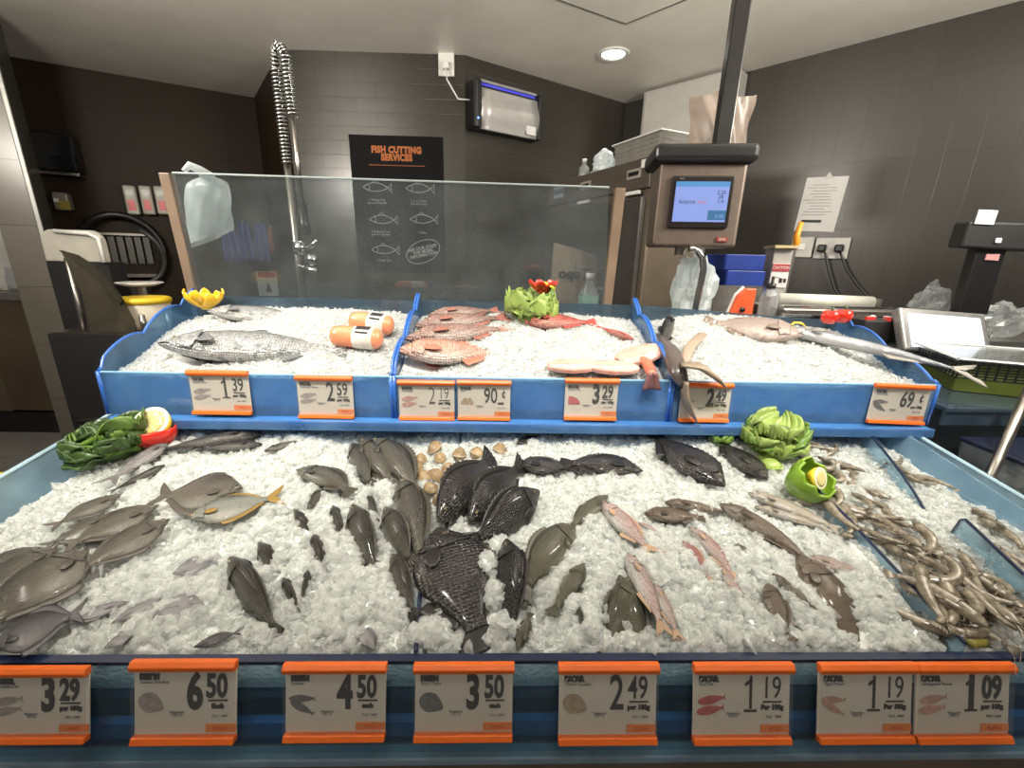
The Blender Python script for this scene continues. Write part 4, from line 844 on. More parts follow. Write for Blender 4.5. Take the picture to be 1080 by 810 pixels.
def fin_mat(name, col):
    kd = DARK.get(name.split('_')[0], .55); col = [c * kd for c in col]
    m, nt, out = new_mat(name); L = nt.links.new
    tc = N(nt, 'ShaderNodeTexCoord'); wv = N(nt, 'ShaderNodeTexWave', bands_direction='DIAGONAL', i_Scale=22.0, i_Distortion=1.0); L(tc.outputs['Object'], wv.inputs[0])
    b = N(nt, 'ShaderNodeBsdfPrincipled', i_Roughness=.35); L(ramp(nt, wv.outputs[0], [(.2, [c * .65 for c in col]), (.8, col)]), b.inputs['Base Color'])
    L(b.outputs[0], out.inputs[0]); return m
M_pupil = pm('pupil', (.006, .006, .007), .08, var=0, coat=.6)
M_mouth = pm('mouth_dark', (.05, .03, .028), .5)
# t, top, bottom, half width   (x runs from snout 0 to tail root)
PROF = {
 'oval':   [(0, .02, .02, .03), (.06, .24, .20, .30), (.15, .48, .40, .62), (.28, .82, .74, .95), (.42, 1.0, 1.0, 1.0), (.58, .94, .95, .86), (.74, .66, .66, .60), (.88, .30, .30, .32), (1, .17, .17, .16)],
 'perch':  [(0, .04, .05, .05), (.05, .22, .24, .34), (.12, .44, .44, .62), (.22, .74, .70, .90), (.34, .96, .94, 1.0), (.46, 1.0, 1.0, 1.0), (.62, .86, .88, .86), (.78, .56, .56, .56), (.90, .32, .32, .32), (1, .27, .27, .18)],
 'trout':  [(0, .05, .06, .06), (.05, .26, .28, .36), (.12, .50, .52, .66), (.22, .78, .78, .92), (.36, .97, .95, 1.0), (.50, 1.0, 1.0, 1.0), (.66, .86, .86, .86), (.82, .56, .54, .52), (.92, .36, .36, .30), (1, .30, .30, .18)],
 'long':   [(0, .10, .12, .10), (.05, .34, .42, .45), (.12, .62, .70, .75), (.22, .88, .92, .96), (.36, 1.0, 1.0, 1.0), (.52, .98, .98, .96), (.70, .80, .80, .76), (.86, .50, .50, .44), (.95, .30, .30, .26), (1, .24, .24, .18)],
}
class Sp: pass
SPEC = {}
def species(key, prof, H, Wd, tail, fork, body, fin, eye, eyer=.030, dors=(.30, .86, .10), anal=(.62, .88, .07), pect=(.24, .14), jag=0.0, TL=.20, eyex=.10, eyey=.18, word='fish', iris=(.55, .48, .25), gill=.24, mouth=None):
    s = Sp(); s.__dict__.update(dict(key=key, prof=PROF[prof], H=H, W=Wd, tail=tail, fork=fork, body=body, fin=fin, eyer=eyer, dors=dors, anal=anal, pect=pect, jag=jag, TL=TL, eyex=eyex, eyey=eyey, name=word, iris=pm('iris_' + key, [c * .55 for c in iris], .15, var=.1, coat=.6), gill=gill, mouth=mouth)); s.cache = {}; SPEC[key] = s
def smooth_prof(pr, x, k):
    t = [p[0] for p in pr]; v = [p[k] for p in pr]
    i = max(0, min(len(t) - 2, sum(1 for q in t if q <= x) - 1)); f = (x - t[i]) / (t[i + 1] - t[i])
    def tan(j):
        if j == 0: return (v[1] - v[0]) / (t[1] - t[0]) * 1.3
        if j == len(t) - 1: return (v[-1] - v[-2]) / (t[-1] - t[-2])
        return (v[j + 1] - v[j - 1]) / (t[j + 1] - t[j - 1])
    h = t[i + 1] - t[i]
    return v[i] * (2 * f ** 3 - 3 * f * f + 1) + tan(i) * h * (f ** 3 - 2 * f * f + f) + v[i + 1] * (3 * f * f - 2 * f ** 3) + tan(i + 1) * h * (f ** 3 - f * f)
def fish_parts(s, bend, arch):
    key = (round(bend, 3), round(arch, 3))
    if key in s.cache: return s.cache[key]
    BL = 1 - s.TL
    def warp(p): x, y, z = p; return (x, y - arch * 4 * x * x + arch * .4, z - bend * 4 * x * x + bend * .4)
    def X(t): return -.5 + BL * t
    def top(t): return smooth_prof(s.prof, t, 1) * s.H / 2
    def bot(t): return smooth_prof(s.prof, t, 2) * s.H / 2
    def wid(t): return smooth_prof(s.prof, t, 3) * s.W / 2
    NA = 24; NS = 40
    def surf(t, a, k=1.0, o=0.0):
        sn, cs = math.sin(a), math.cos(a); hy = top(t) if sn > 0 else bot(t)
        return (X(t), (hy + o) * abs(sn) ** .95 * (1 if sn > 0 else -1) * k, (wid(t) + o) * abs(cs) ** .85 * (1 if cs > 0 else -1) * k)
    P = []
    def fin_solid(pts_fn, nu, nv, th): 
        m = MB(); m.grid(lambda u, v: warp(pts_fn(u, v)), nu, nv); return m
    m = MB(); ts = [0, .008, .02] + [.04 + .96 * (q / NS) for q in range(NS + 1)]
    vs = [warp(surf(t, 2 * PI * a / NA)) for t in ts for a in range(NA)]
    fs = [(i * NA + a, i * NA + (a + 1) % NA, (i + 1) * NA + (a + 1) % NA, (i + 1) * NA + a) for i in range(len(ts) - 1) for a in range(NA)] + [tuple(range(NA))[::-1], tuple(range((len(ts) - 1) * NA, len(ts) * NA))]
    m.add(vs, fs); P.append(('body', m, s.body, 0, None))
    # gill covers
    for sd in (1, -1):
        def gc(u, v, sd=sd):
            a = -1.05 + 2.0 * v; t = (s.gill * .52) + (s.gill * .50) * u * (1 - .22 * (2 * v - 1) ** 2)
            x, y, z = surf(t, a, 1.0, .004 + .007 * u ** 3); return (x, y, abs(z) * sd)
        P.append(('gill_cover', fin_solid(gc, 8, 12, 0), s.body, .003, None))
    d0, d1, dh = s.dors
    def dz(u, v):
        t = d0 + (d1 - d0) * u; e = math.sin(PI * min(1, u * .93 + .10)) ** .6 * (1 - .25 * u)
        if s.jag: e *= 1 - s.jag * ((u * 11) % 1) * (1 if u < .65 else .15)
        return (X(t) + dh * .45 * v * (1 if u > .1 else .3), top(t) * .96 + dh * e * v, 0.0)
    P.append(('dorsal_fin', fin_solid(dz, 44 if s.jag else 18, 3, 0), s.fin, .006, None))
    a0, a1, ah = s.anal
    P.append(('anal_fin', fin_solid(lambda u, v: (X(a0 + (a1 - a0) * u) + ah * .6 * v, -bot(a0 + (a1 - a0) * u) * .96 - ah * v * (1 - .6 * u), 0.0), 12, 3, 0), s.fin, .006, None))
    rt = top(1)
    def tl(u, v):
        q = 2 * u - 1; r = s.TL * (1 - s.fork * (1 - abs(q) ** 1.3)) * (1.0 + .25 * abs(q) * (1 if s.fork > .3 else 0)); an = q * s.tail
        return (.5 - s.TL - .012 + r * v * math.cos(an) , rt * q * .9 + r * v * math.sin(an), .004 * math.sin(q * 14) * v)
    P.append(('tail_fin', fin_solid(tl, 20, 6, 0), s.fin, .006, None))
    pt, pl = s.pect
    for sd in (1, -1):
        def pf(u, v, sd=sd):
            x, y, z = surf(pt, -.45); q = (2 * v - 1)
            return (x + pl * u, y + q * pl * .30 * math.sin(PI * (.12 + .80 * u)) - pl * .22 * u, (abs(z) + .008 + .020 * math.sin(u * 2.2)) * sd)
        P.append(('pectoral_fin', fin_solid(pf, 8, 6, 0), s.fin, .004, None))
    for sd in (1, -1):
        aa = math.asin(min(.95, s.eyey * 2)); x, y, z = surf(s.eyex, aa, .93)
        x, y, z = warp((x, y, abs(z) * sd)); r = s.eyer
        e = MB(); e.ball((x, y, z), (r, r, r * .75), 16); pu = MB(); pu.ball((x, y, z + sd * r * .38), (r * .68, r * .68, r * .52), 12)
        P.append(('eye', e, s.iris, 0, ('pupil', pu, M_pupil)))
    for sd in (1, -1):
        pts = [warp((lambda q: (q[0] - .002, q[1], abs(q[2]) * sd))(surf(t, -.25 - 1.0 * t / .09 * .5, 1.01))) for t in (.002, .015, .03, .05, .07, .085)]
        q = MB(); q.tube(pts, [.004, .005, .005, .0045, .003, .0015], 5); P.append(('mouth', q, s.mouth or M_mouth, 0, None))
    s.cache[key] = [(nm, mb, mat, th, sub) for nm, mb, mat, th, sub in P]
    s.cache[key] = {'src': P, 'proto': None}
    return s.cache[key]
COVER = []
FOOT = []   # ice-free footprints: centre x, y, axis x, y, half length, half width, surface id
NF = [0]
def add_fish(sp, C, Xd, Nn, dors, L, up=0.0, hr=1.0, bend=0.0, arch=0.0, label='', group=None, wr=1.0):
    s = SPEC[sp]; S = Nn.cross(Xd).normalized()
    if S.dot(dors) < 0: S = -S
    D = (S * math.cos(rad(up)) + Nn * math.sin(rad(up))).normalized(); D = (D - Xd * D.dot(Xd)).normalized(); Z = Xd.cross(D)
    R = Matrix((Xd, D, Z)).transposed()
    t = thing(s.name, label, 'fish', C, R, group, (L, L * hr, L * wr))
    c = fish_parts(s, bend, arch)
    if c['proto'] is None:
        for nm, mb, mat, th, sub in c['src']:
            o = mb.build(nm, mat, t, smooth=True, solid=th)
            if sub: sub[1].build(sub[0], sub[2], o, smooth=True)
        c['proto'] = t
    else:
        for ch in c['proto'].children:
            q = ch.copy(); COL.objects.link(q); q.parent = t
            for gch in ch.children: d = gch.copy(); COL.objects.link(d); d.parent = q
    NF[0] += 1
    return t, s, S
def fish_on(atf, Nn, sid, sp, h, tl, dr, label, up=0, hr=1.0, bend=0, arch=0, lift=.25, sink=(0, 0), vis=(0, 1), group=None, wr=1.0, vw=.80):
    """fish laid on an ice plane between two picture points; sink = metres head/tail drop into the ice"""
    s = SPEC[sp]; H0, T0 = atf(*h), atf(*tl); L0 = (T0 - H0).length; hh = s.W * L0 * wr / 2
    if up > 45: hh = s.H * L0 * hr / 2
    ex = .011 if up < 45 else .007; A = H0 + Nn * (hh * lift + ex - sink[0]); B = T0 + Nn * (hh * lift + ex - sink[1]); L = (B - A).length; Xd = (B - A).normalized(); C = (A + B) / 2
    Q = atf(h[0] + dr[0] * 10, h[1] + dr[1] * 10) - H0
    N2 = (Nn - Xd * Nn.dot(Xd)).normalized()
    t, s, S = add_fish(sp, C, Xd, N2, Q, L, up, hr, bend, arch, label, group, wr)
    a = vis[0]; b = min(vis[1], 1.0 - s.TL * (.2 if vis[1] >= 1 else 0)); cc = A.lerp(B, (a + b) / 2)
    half = (s.H * hr * abs(math.cos(rad(up))) + s.W * wr * abs(math.sin(rad(up)))) * L / 2 * vw
    off = arch * L * .2
    d2 = Vector((Xd.x, Xd.y)).normalized()
    FOOT.append((cc.x, cc.y, d2.x, d2.y, L * (b - a) / 2, half, sid, Nn.dot(V(0, 0, 1))))
    if sid == 0 and sp not in ('pomfret', 'golden', 'greyp'):
        q_ = random.Random(label)
        for k_ in range(0 if sp == 'olive' and L > .13 else 1 if L < .14 else 2):
            f_ = q_.uniform(.28, 1.0); s_ = q_.choice((-1, 1)) * q_.uniform(.6, 1.05); r_ = q_.uniform(.009, .014)
            c_ = A.lerp(B, f_); COVER.append((Vector((c_.x - d2.y * half * s_, c_.y + d2.x * half * s_, c_.z)), r_, q_.uniform(.008, .016)))
    return t
def BF(*a, **k): return fish_on(at_bed, NB, 0, *a, **k)
def TF(*a, **k): return fish_on(at_tray, NT, 1, *a, **k)
fm, fn = fish_mat, fin_mat
species('pomfret', 'oval', .50, .13, .75, .55, fm('pomfret_skin', (.055, .047, .034), (.20, .18, .142), (.33, .31, .26), .5, 'plain', amp=.9), fn('pomfret_fin', (.15, .13, .11)), 0, .027, (.38, .93, .07), (.42, .93, .07), (.24, .13), word='pomfret', eyex=.075, eyey=.05, iris=(.45, .42, .36))
species('golden', 'oval', .42, .13, .70, .50, fm('golden_skin', (.07, .075, .055), (.30, .315, .275), (.50, .49, .43), .42, 'plain', amp=.7, rough=.22), fn('golden_fin', (.40, .25, .05)), 0, .032, (.40, .93, .045), (.42, .93, .06), (.24, .13), word='golden_pomfret', eyex=.075, eyey=.02, iris=(.6, .45, .25))
species('white', 'oval', .50, .12, .75, .55, fm('white_skin', (.20, .19, .21), (.38, .37, .385), (.52, .51, .50), .5, 'plain', amp=.5, rough=.2), fn('white_fin', (.24, .23, .26)), 0, .022, (.36, .93, .09), (.42, .93, .09), (.24, .13), word='silver_pomfret', eyex=.075, eyey=.04)
species('greyp', 'oval', .52, .13, .75, .55, fm('greyp_skin', (.06, .055, .065), (.19, .18, .195), (.32, .31, .31), .5, 'plain', amp=.9), fn('greyp_fin', (.09, .085, .10)), 0, .022, (.38, .93, .10), (.42, .93, .10), (.24, .13), word='pomfret', eyex=.075, eyey=.04)
species('tilapia', 'perch', .42, .16, .55, .08, fm('tilapia_skin', (.016, .015, .015), (.040, .037, .035), (.085, .078, .070), .42, 'scales', None, .22, 40), fn('tilapia_fin', (.022, .02, .02)), 0, .020, (.26, .92, .07), (.66, .9, .08), (.27, .16), .45, word='black_tilapia', TL=.17, eyex=.12, eyey=.15, iris=(.25, .18, .10), gill=.28)
species('seabass', 'trout', .27, .15, .45, .10, fm('seabass_skin', (.038, .036, .028), (.125, .118, .092), (.33, .32, .27), .27, 'scales', None, .25, 60), fn('seabass_fin', (.06, .055, .042)), 0, .017, (.33, .9, .06), (.68, .9, .06), (.28, .11), .4, word='sea_bass', TL=.15, eyex=.10, eyey=.13, gill=.28)
species('olive', 'trout', .30, .17, .5, .06, fm('olive_skin', (.05, .05, .034), (.125, .12, .082), (.33, .32, .26), .30, 'stripe', (.075, .072, .042), .3), fn('olive_fin', (.07, .07, .045)), 0, .016, (.33, .9, .06), (.68, .9, .06), (.28, .11), .3, word='olive_fish', TL=.15, eyex=.10, eyey=.14, gill=.29)
species('grouper', 'trout', .27, .18, .6, .0, fm('grouper_skin', (.09, .065, .045), (.175, .13, .09), (.33, .27, .21), .27, 'spots', (.085, .06, .042), .32), fn('grouper_fin', (.10, .075, .055)), 0, .018, (.30, .92, .06), (.66, .9, .06), (.28, .13), .35, word='spotted_grouper', TL=.15, eyex=.11, eyey=.17, gill=.30)
species('threadfin', 'trout', .25, .16, .55, .45, fm('threadfin_skin', (.56, .25, .22), (.74, .56, .52), (.84, .80, .77), .25, 'scales', None, .25, 60, amp=.5), fn('threadfin_fin', (.60, .40, .26)), 0, .020, (.34, .85, .06), (.65, .88, .06), (.27, .13), .3, word='pink_fish', TL=.18, eyex=.12, eyey=.14, iris=(.4, .2, .2), gill=.28)
species('pale', 'long', .15, .12, .4, .3, fm('pale_skin', (.30, .25, .19), (.55, .50, .42), (.70, .68, .63), .15, 'spots', (.30, .26, .18), .28, amp=.5), fn('pale_fin', (.45, .40, .33)), 0, .016, (.40, .9, .03), (.55, .9, .03), (.26, .09), word='pale_fish', TL=.14, eyex=.10, eyey=.15)
species('brown', 'long', .17, .17, .5, .05, fm('brown_skin', (.095, .07, .05), (.20, .155, .115), (.42, .37, .31), .17, 'spots', (.11, .08, .06), .3), fn('brown_fin', (.15, .11, .085)), 0, .017, (.36, .92, .045), (.58, .9, .04), (.27, .13), .3, word='brown_fish', TL=.15, eyex=.10, eyey=.22, gill=.26)
species('salmon', 'trout', .23, .13, .5, .15, fm('salmon_skin', (.07, .075, .08), (.60, .62, .63), (.85, .85, .82), .23, 'scales', (.22, .23, .24), .2, 75, .25, amp=.6), fn('salmon_fin', (.20, .21, .22)), 0, .013, (.44, .58, .07), (.72, .82, .06), (.25, .10), word='salmon', TL=.13, eyex=.09, eyey=.10, gill=.25)
species('snapper', 'perch', .35, .15, .55, .3, fm('snapper_skin', (.56, .19, .12), (.76, .42, .33), (.80, .64, .56), .35, 'scales', None, .25, 46), fn('snapper_fin', (.62, .20, .13)), 0, .024, (.30, .9, .09), (.66, .88, .08), (.27, .15), .4, word='red_snapper', TL=.18, eyex=.14, eyey=.18, iris=(.6, .35, .2), gill=.29)
species('dullsnap', 'perch', .34, .15, .55, .3, fm('dullsnap_skin', (.33, .14, .11), (.52, .33, .28), (.70, .58, .52), .34, 'scales', None, .25, 46), fn('dullsnap_fin', (.45, .18, .14)), 0, .022, (.30, .9, .08), (.66, .88, .07), (.27, .14), .4, word='dull_red_fish', TL=.18, eyex=.14, eyey=.18, gill=.29)
species('parrot', 'perch', .32, .15, .55, .2, fm('parrot_skin', (.58, .07, .06), (.72, .16, .12), (.78, .35, .28), .32, 'scales', None, .25, 44), fn('parrot_fin', (.60, .09, .07)), 0, .018, (.28, .9, .06), (.6, .88, .05), (.27, .13), word='red_fish', TL=.16, eyex=.13, eyey=.16, iris=(.55, .25, .1), gill=.28)
species('mackerel', 'long', .10, .07, .75, .72, fm('mackerel_skin', (.035, .04, .06), (.34, .36, .40), (.68, .68, .68), .10, 'plain', None, .15, 40, .35, .4), fn('mackerel_fin', (.42, .40, .36)), 0, .013, (.60, .72, .04), (.62, .80, .05), (.20, .07), word='silver_fish', TL=.14, eyex=.045, eyey=.08, gill=.16)
species('milkfish', 'trout', .25, .13, .6, .55, fm('milk_skin', (.10, .10, .10), (.46, .44, .43), (.70, .69, .67), .25, 'scales', None, .2, 60, .15, .4), fn('milk_fin', (.20, .19, .18)), 0, .030, (.45, .62, .09), (.8, .92, .05), (.25, .11), word='silver_fish', TL=.18, eyex=.10, eyey=.08, gill=.25, iris=(.42, .38, .36))
species('dark', 'long', .16, .13, .5, .4, fm('dark_skin', (.025, .025, .024), (.085, .08, .074), (.36, .34, .31), .16, 'scales', None, .22, 70), fn('dark_fin', (.04, .038, .035)), 0, .015, (.42, .62, .05), (.7, .85, .04), (.24, .09), word='dark_fish', TL=.14, eyex=.07, eyey=.12, gill=.22)
species('pinkhead', 'perch', .34, .18, .6, .05, fm('pinkhead_skin', (.27, .22, .19), (.46, .37, .33), (.66, .54, .49), .34, 'spots', (.33, .25, .21), .3, amp=.6), fn('pinkhead_fin', (.33, .25, .2)), 0, .020, (.30, .9, .07), (.66, .88, .06), (.27, .13), .4, word='pinkish_grouper', TL=.16, eyex=.14, eyey=.20, gill=.30)
# ---------- left pomfrets
UL = (-.6, -1)
BF('pomfret', (98, 586), (-44, 690), UL, 'large brown pomfret in the left corner of the lower bed, biggest of the left pile', hr=1.3, lift=.9, sink=(0, .01))
BF('pomfret', (66, 583), (-45, 655), UL, 'brown pomfret tucked behind the large one in the left corner of the bed', hr=1.2, lift=.75)
BF('pomfret', (47, 584), (-52, 628), UL, 'brown pomfret at the left edge of the bed, farthest of the three in the corner', hr=1.2, lift=.6)
BF('pomfret', (182, 556), (72, 620), UL, 'brown pomfret pointing right, nearest of the overlapping row below the lettuce', hr=1.0, lift=.9)
BF('pomfret', (170, 541), (62, 590), UL, 'brown pomfret with its eye showing, middle of the row below the lettuce', hr=1.1, lift=.9)
BF('pomfret', (120, 550), (45, 586), UL, 'narrow brown pomfret half hidden in the row below the lettuce', hr=.9, lift=.6)
BF('pomfret', (131, 528), (50, 566), UL, 'brown pomfret nearest the left blue side panel, with a dark raised fin', hr=.9, lift=.7)
BF('pomfret', (258, 523), (160, 532), (0, -1), 'round brown pomfret facing right behind the silver green pomfret', hr=1.35, lift=.8)
BF('golden', (199, 556), (304, 530), (0, -1), 'silver green pomfret with yellow tail facing left', hr=1.1, lift=1.0)
BF('greyp', (-6, 690), (98, 650), UL, 'dark grey pomfret with a raised black fin at the front left corner', hr=1.35, lift=.8)
BF('white', (138, 640), (60, 668), (0, -1), 'pale silver pomfret half buried next to the largest brown pomfret', hr=.55, lift=.15)
BF('white', (120, 664), (186, 628), UL, 'pale silver pomfret with dark fin edge in the front left ice', hr=.55, lift=.2)
BF('white', (158, 656), (214, 644), (0, -1), 'pale silver pomfret lying lowest among the silver ones in the left ice', hr=.8, lift=.1)
BF('white', (184, 611), (232, 594), (0, -1), 'silver pomfret with a yellowish eye and pointed lilac fin', hr=.95, lift=.45, up=15)
BF('white', (218, 646), (176, 632), (0, -1), 'silver pomfret fin and back showing below the yellow eyed one', hr=.6, lift=.2)
BF('greyp', (206, 688), (258, 670), UL, 'dark grey fish tail end poking out of ice above the 6.50 tag', hr=.55, lift=-.1)
BF('white', (112, 690), (150, 668), UL, 'grey silver pomfret at the front glass beside the dark grey one', hr=.9, lift=.1)
# ---------- back left
BF('milkfish', (180, 474), (112, 520), UL, 'silver fish with a big dark eye pointing at the red capsicum', lift=.9, hr=1.0)
BF('dark', (176, 496), (116, 526), UL, 'thin dark backed fish lying below the big eyed silver fish', lift=.5, hr=.8)
BF('dark', (278, 463), (160, 484), (0, -1), 'long dark fish against the back edge behind the pomfrets', lift=.6, hr=1.0)
BF('dark', (278, 474), (205, 480), (0, -1), 'dark silver bellied fish facing right behind the round brown pomfret', lift=.5, hr=1.1)
BF('seabass', (280, 481), (322, 468), (0, -1), 'small olive fish half buried behind the left ice mound', lift=.5, hr=.9)
BF('seabass', (330, 457), (290, 470), (0, -1), 'olive fish back showing at the rear edge under the shelf', lift=.2, hr=.7)
# ---------- sea bass in the ice
SB = 'seabass'
BF(SB, (318, 499), (376, 526), (1, -1), 'olive sea bass arched back with its head to the left, topmost of the middle group', lift=.35, hr=1.15, arch=.08, vis=(0, .85))
BF(SB, (324, 538), (350, 506), (-1, -.3), 'olive fish body standing in the ice under the arched sea bass', up=40, lift=.1, hr=.8, sink=(.01, .02))
BF(SB, (312, 543), (334, 574), (1, 0), 'short dark sea bass piece in the middle of the left ice', up=60, lift=.0, sink=(-.008, .02), hr=.8)
BF(SB, (351, 535), (364, 580), (1, 0), 'thin dark fish edge between two larger sea bass', up=80, lift=-.1, sink=(0, .01))
BF(SB, (330, 564), (349, 618), (1, 0), 'narrow dark tail strip standing in the ice left of the centre', up=80, lift=-.15, sink=(.0, .012))
BF(SB, (374, 542), (398, 612), (1, 0), 'mottled sea bass with its head raised, left of the pair in mid ice', up=55, lift=.15, sink=(-.014, .018), hr=1.0, wr=1.3)
BF(SB, (388, 524), (400, 556), (1, 0), 'small dark sea bass scrap between ice lumps behind the raised head', up=75, lift=-.1)
BF(SB, (372, 472), (394, 520), (1, 0), 'dark sea bass, leftmost of three at the rear by the curved divider', up=50, lift=.25, hr=.8)
BF(SB, (382, 470), (418, 524), (1, -.4), 'sea bass lying in the middle of three at the rear by the curved divider', up=25, lift=.5, hr=.85, arch=.04)
BF(SB, (396, 470), (446, 536), (1, -.5), 'long sea bass right against the curved end of the divider', up=25, lift=.6, hr=.85, arch=.08)
BF(SB, (426, 512), (447, 612), (1, 0), 'large sea bass along the divider edge pointing away from the viewer', up=30, lift=.5, hr=.85, arch=.04)
BF(SB, (408, 546), (437, 606), (1, -.2), 'sea bass with blunt head up, right of the pair in mid ice', up=50, lift=.3, sink=(-.014, .0), wr=1.3)
BF(SB, (414, 588), (440, 660), (1, 0), 'dark sea bass back in the ice beside the lower divider', up=60, lift=.1)
BF(SB, (275, 578), (298, 608), (1, -1), 'short dark fish head in the ice above the slanted sea bass', up=60, lift=.1, sink=(-.006, .02), wr=1.4)
BF(SB, (245, 594), (297, 676), (1, 0), 'slanted sea bass lying in the open ice toward the front left', up=62, lift=.35, hr=.85, sink=(0, .016))
BF(SB, (299, 612), (318, 652), (1, 0), 'small dark tail sticking up right of the slanted sea bass', up=85, lift=-.1)
BF(SB, (326, 603), (318, 640), (1, 0), 'thin brown fin sticking up in the ice, right of the small dark tail', up=85, lift=-.2)
BF('tilapia', (430, 648), (446, 672), (1, 0), 'dark scrap of fish by the divider near the front glass', up=60, lift=.0, hr=.7)
BF('white', (395, 690), (378, 660), (1, 0), 'grey silver fish under clear ice above the 4.50 tag', lift=-.2, hr=.7)
# ---------- black tilapia
TI = 'tilapia'
BF(TI, (462, 562), (520, 488), (-1, -.5), 'black tilapia, leftmost of three leaning side by side', up=50, lift=.45, hr=.85)
BF(TI, (494, 562), (553, 494), (-1, -.5), 'black tilapia in the middle of three leaning side by side', up=55, lift=.35, hr=.85)
BF(TI, (568, 527), (490, 590), (-.6, -1), 'black tilapia with ridged back, rightmost of three leaning side by side', up=55, lift=.45, hr=.85)
BF(TI, (545, 495), (612, 500), (0, -1), 'black tilapia head left of the arched one at the back', lift=.5, hr=1.0, vis=(0, .8))
BF(TI, (676, 502), (588, 494), (0, -1), 'black tilapia with arched scaly back at the rear middle', lift=.6, hr=.95, arch=.08)
BF(TI, (462, 570), (514, 690), (1, -.2), 'large black tilapia with rows of scales near the front glass', lift=1.0, hr=1.3, sink=(0, .034))
BF(TI, (534, 580), (541, 688), (1, 0), 'black tilapia standing on edge beside the large one near the front glass', up=50, lift=.5, hr=.95, sink=(0, .03))
BF(TI, (543, 474), (574, 462), (0, -1), 'small black fish back behind the clams and arched tilapia', lift=.2, hr=.8)
BF(TI, (762, 522), (684, 462), (.5, -1), 'black tilapia with its eye and head facing down right', lift=.65, hr=1.0, vis=(0, .85))
BF(TI, (808, 512), (752, 466), (.5, -1), 'black tilapia mostly under ice next to the right lettuce', lift=.35, hr=.85)
BF('dark', (572, 462), (634, 456), (0, -1), 'black fish back at the rear edge under the middle tray', lift=.4, hr=1.0)
BF('dark', (655, 460), (690, 458), (0, -1), 'short dark back at the rear edge under the 3.29 tag', lift=.4, hr=1.2)
# ---------- olive
BF('olive', (603, 558), (545, 636), (-1, -.6), 'olive silver fish curved along the ice right of the black tilapia', up=30, lift=.3, hr=1.0, arch=.05)
BF('olive', (616, 600), (580, 655), (1, 0), 'pale olive fish flank half buried in the centre ice', lift=.1, hr=.9)
BF('olive', (640, 530), (598, 556), (0, -1), 'dark olive fish head poking out beside the pink fish', lift=.3, hr=1.0, sink=(-.005, .02))
BF('olive', (662, 618), (640, 692), (-1, 0), 'striped olive fish, left of the pair at the front glass', lift=.7, hr=1.1, up=30, wr=1.3, sink=(0, .035), vis=(0, .8))
BF('olive', (652, 616), (682, 692), (1, 0), 'striped olive fish, right of the pair at the front glass', lift=.8, hr=1.15, up=20, wr=1.2, sink=(0, .035), vis=(0, .8))
BF('olive', (608, 640), (618, 680), (1, 0), 'olive fish fin sticking up in the ice left of the striped pair', up=80, lift=-.2)
BF('olive', (545, 690), (560, 650), (1, 0), 'olive fish under ice beside the tilapia at the front glass', lift=-.2, hr=.9)
# ---------- pink
PK = 'threadfin'
BF(PK, (634, 538), (690, 596), (1, -1), 'pink fish with a yellow fin, pointing up left, head beside the olive fish', lift=.75, hr=1.05)
BF(PK, (660, 592), (703, 684), (1, 0), 'pale pink fish showing its white belly right of the striped olive pair', lift=.7, hr=.9, up=-25)
BF(PK, (688, 622), (716, 684), (1, 0), 'smaller white bellied pink fish lying right of the larger one', lift=.5, hr=.85, up=-20)
BF(PK, (727, 563), (778, 624), (1, -.6), 'curved pink fish with a dark eye in the middle of the right ice', lift=.7, hr=.8, arch=.09)
BF(PK, (719, 572), (752, 622), (1, -.5), 'thin red backed fish curving left of the curved pink fish', up=60, lift=.1, hr=.8, arch=.06)
BF(PK, (755, 602), (788, 646), (1, -.6), 'short pink fish with a dark eye, lowest of the pink ones', lift=.6, hr=.95, vis=(0, .8))
BF(PK, (672, 556), (698, 568), (0, -1), 'small pink scrap of fish between the pink head and the brown fish', lift=.1, hr=.8)
BF(PK, (730, 620), (700, 612), (0, -1), 'little red fish bit in the ice right of the white belly', lift=.0, hr=.9)
# ---------- brown right
BF('grouper', (678, 548), (742, 552), (0, -1), 'mottled brown fish head below the black tilapia with the eye', lift=.5, hr=1.15, vis=(0, .75))
BF('brown', (700, 536), (772, 548), (0, -1), 'brown finned fish lying behind the mottled brown head', lift=.45, hr=1.0)
BF('brown', (759, 540), (866, 612), (.6, -1), 'long brown fish with a flat head crossing the right ice', lift=.7, hr=1.0, arch=.05)
BF('pale', (788, 526), (886, 568), (.4, -1), 'pale tan fish nearest the carved green capsicum', lift=.8, hr=1.4, arch=.04)
BF('pale', (794, 540), (876, 566), (.4, -1), 'thin speckled fish under the pale tan one by the capsicum', lift=.5, hr=.9)
BF('grouper', (842, 596), (918, 690), (1, -.6), 'big spotted brown grouper lying along the right divider', lift=.85, hr=1.5, arch=.06, sink=(0, .04))
BF('brown', (812, 612), (866, 656), (.6, -1), 'brown fish with raised head in front of the big spotted grouper', lift=.6, hr=1.0)
BF('brown', (808, 622), (828, 684), (1, 0), 'brown fish fin and tail standing in ice left of the grouper', lift=.35, hr=1.6, up=20)
BF('brown', (834, 660), (856, 686), (1, 0), 'thin brown fish edge between ice lumps near the front glass', lift=-.1, up=70)
BF('brown', (774, 578), (800, 594), (0, -1), 'small brown scrap of fish below the long brown fish', lift=.0, hr=1.0)
BF('pinkhead', (848, 594), (910, 608), (0, -1), 'pinkish grey fish head with a red eye under the divider', lift=.2, hr=.9, vis=(0, .6))
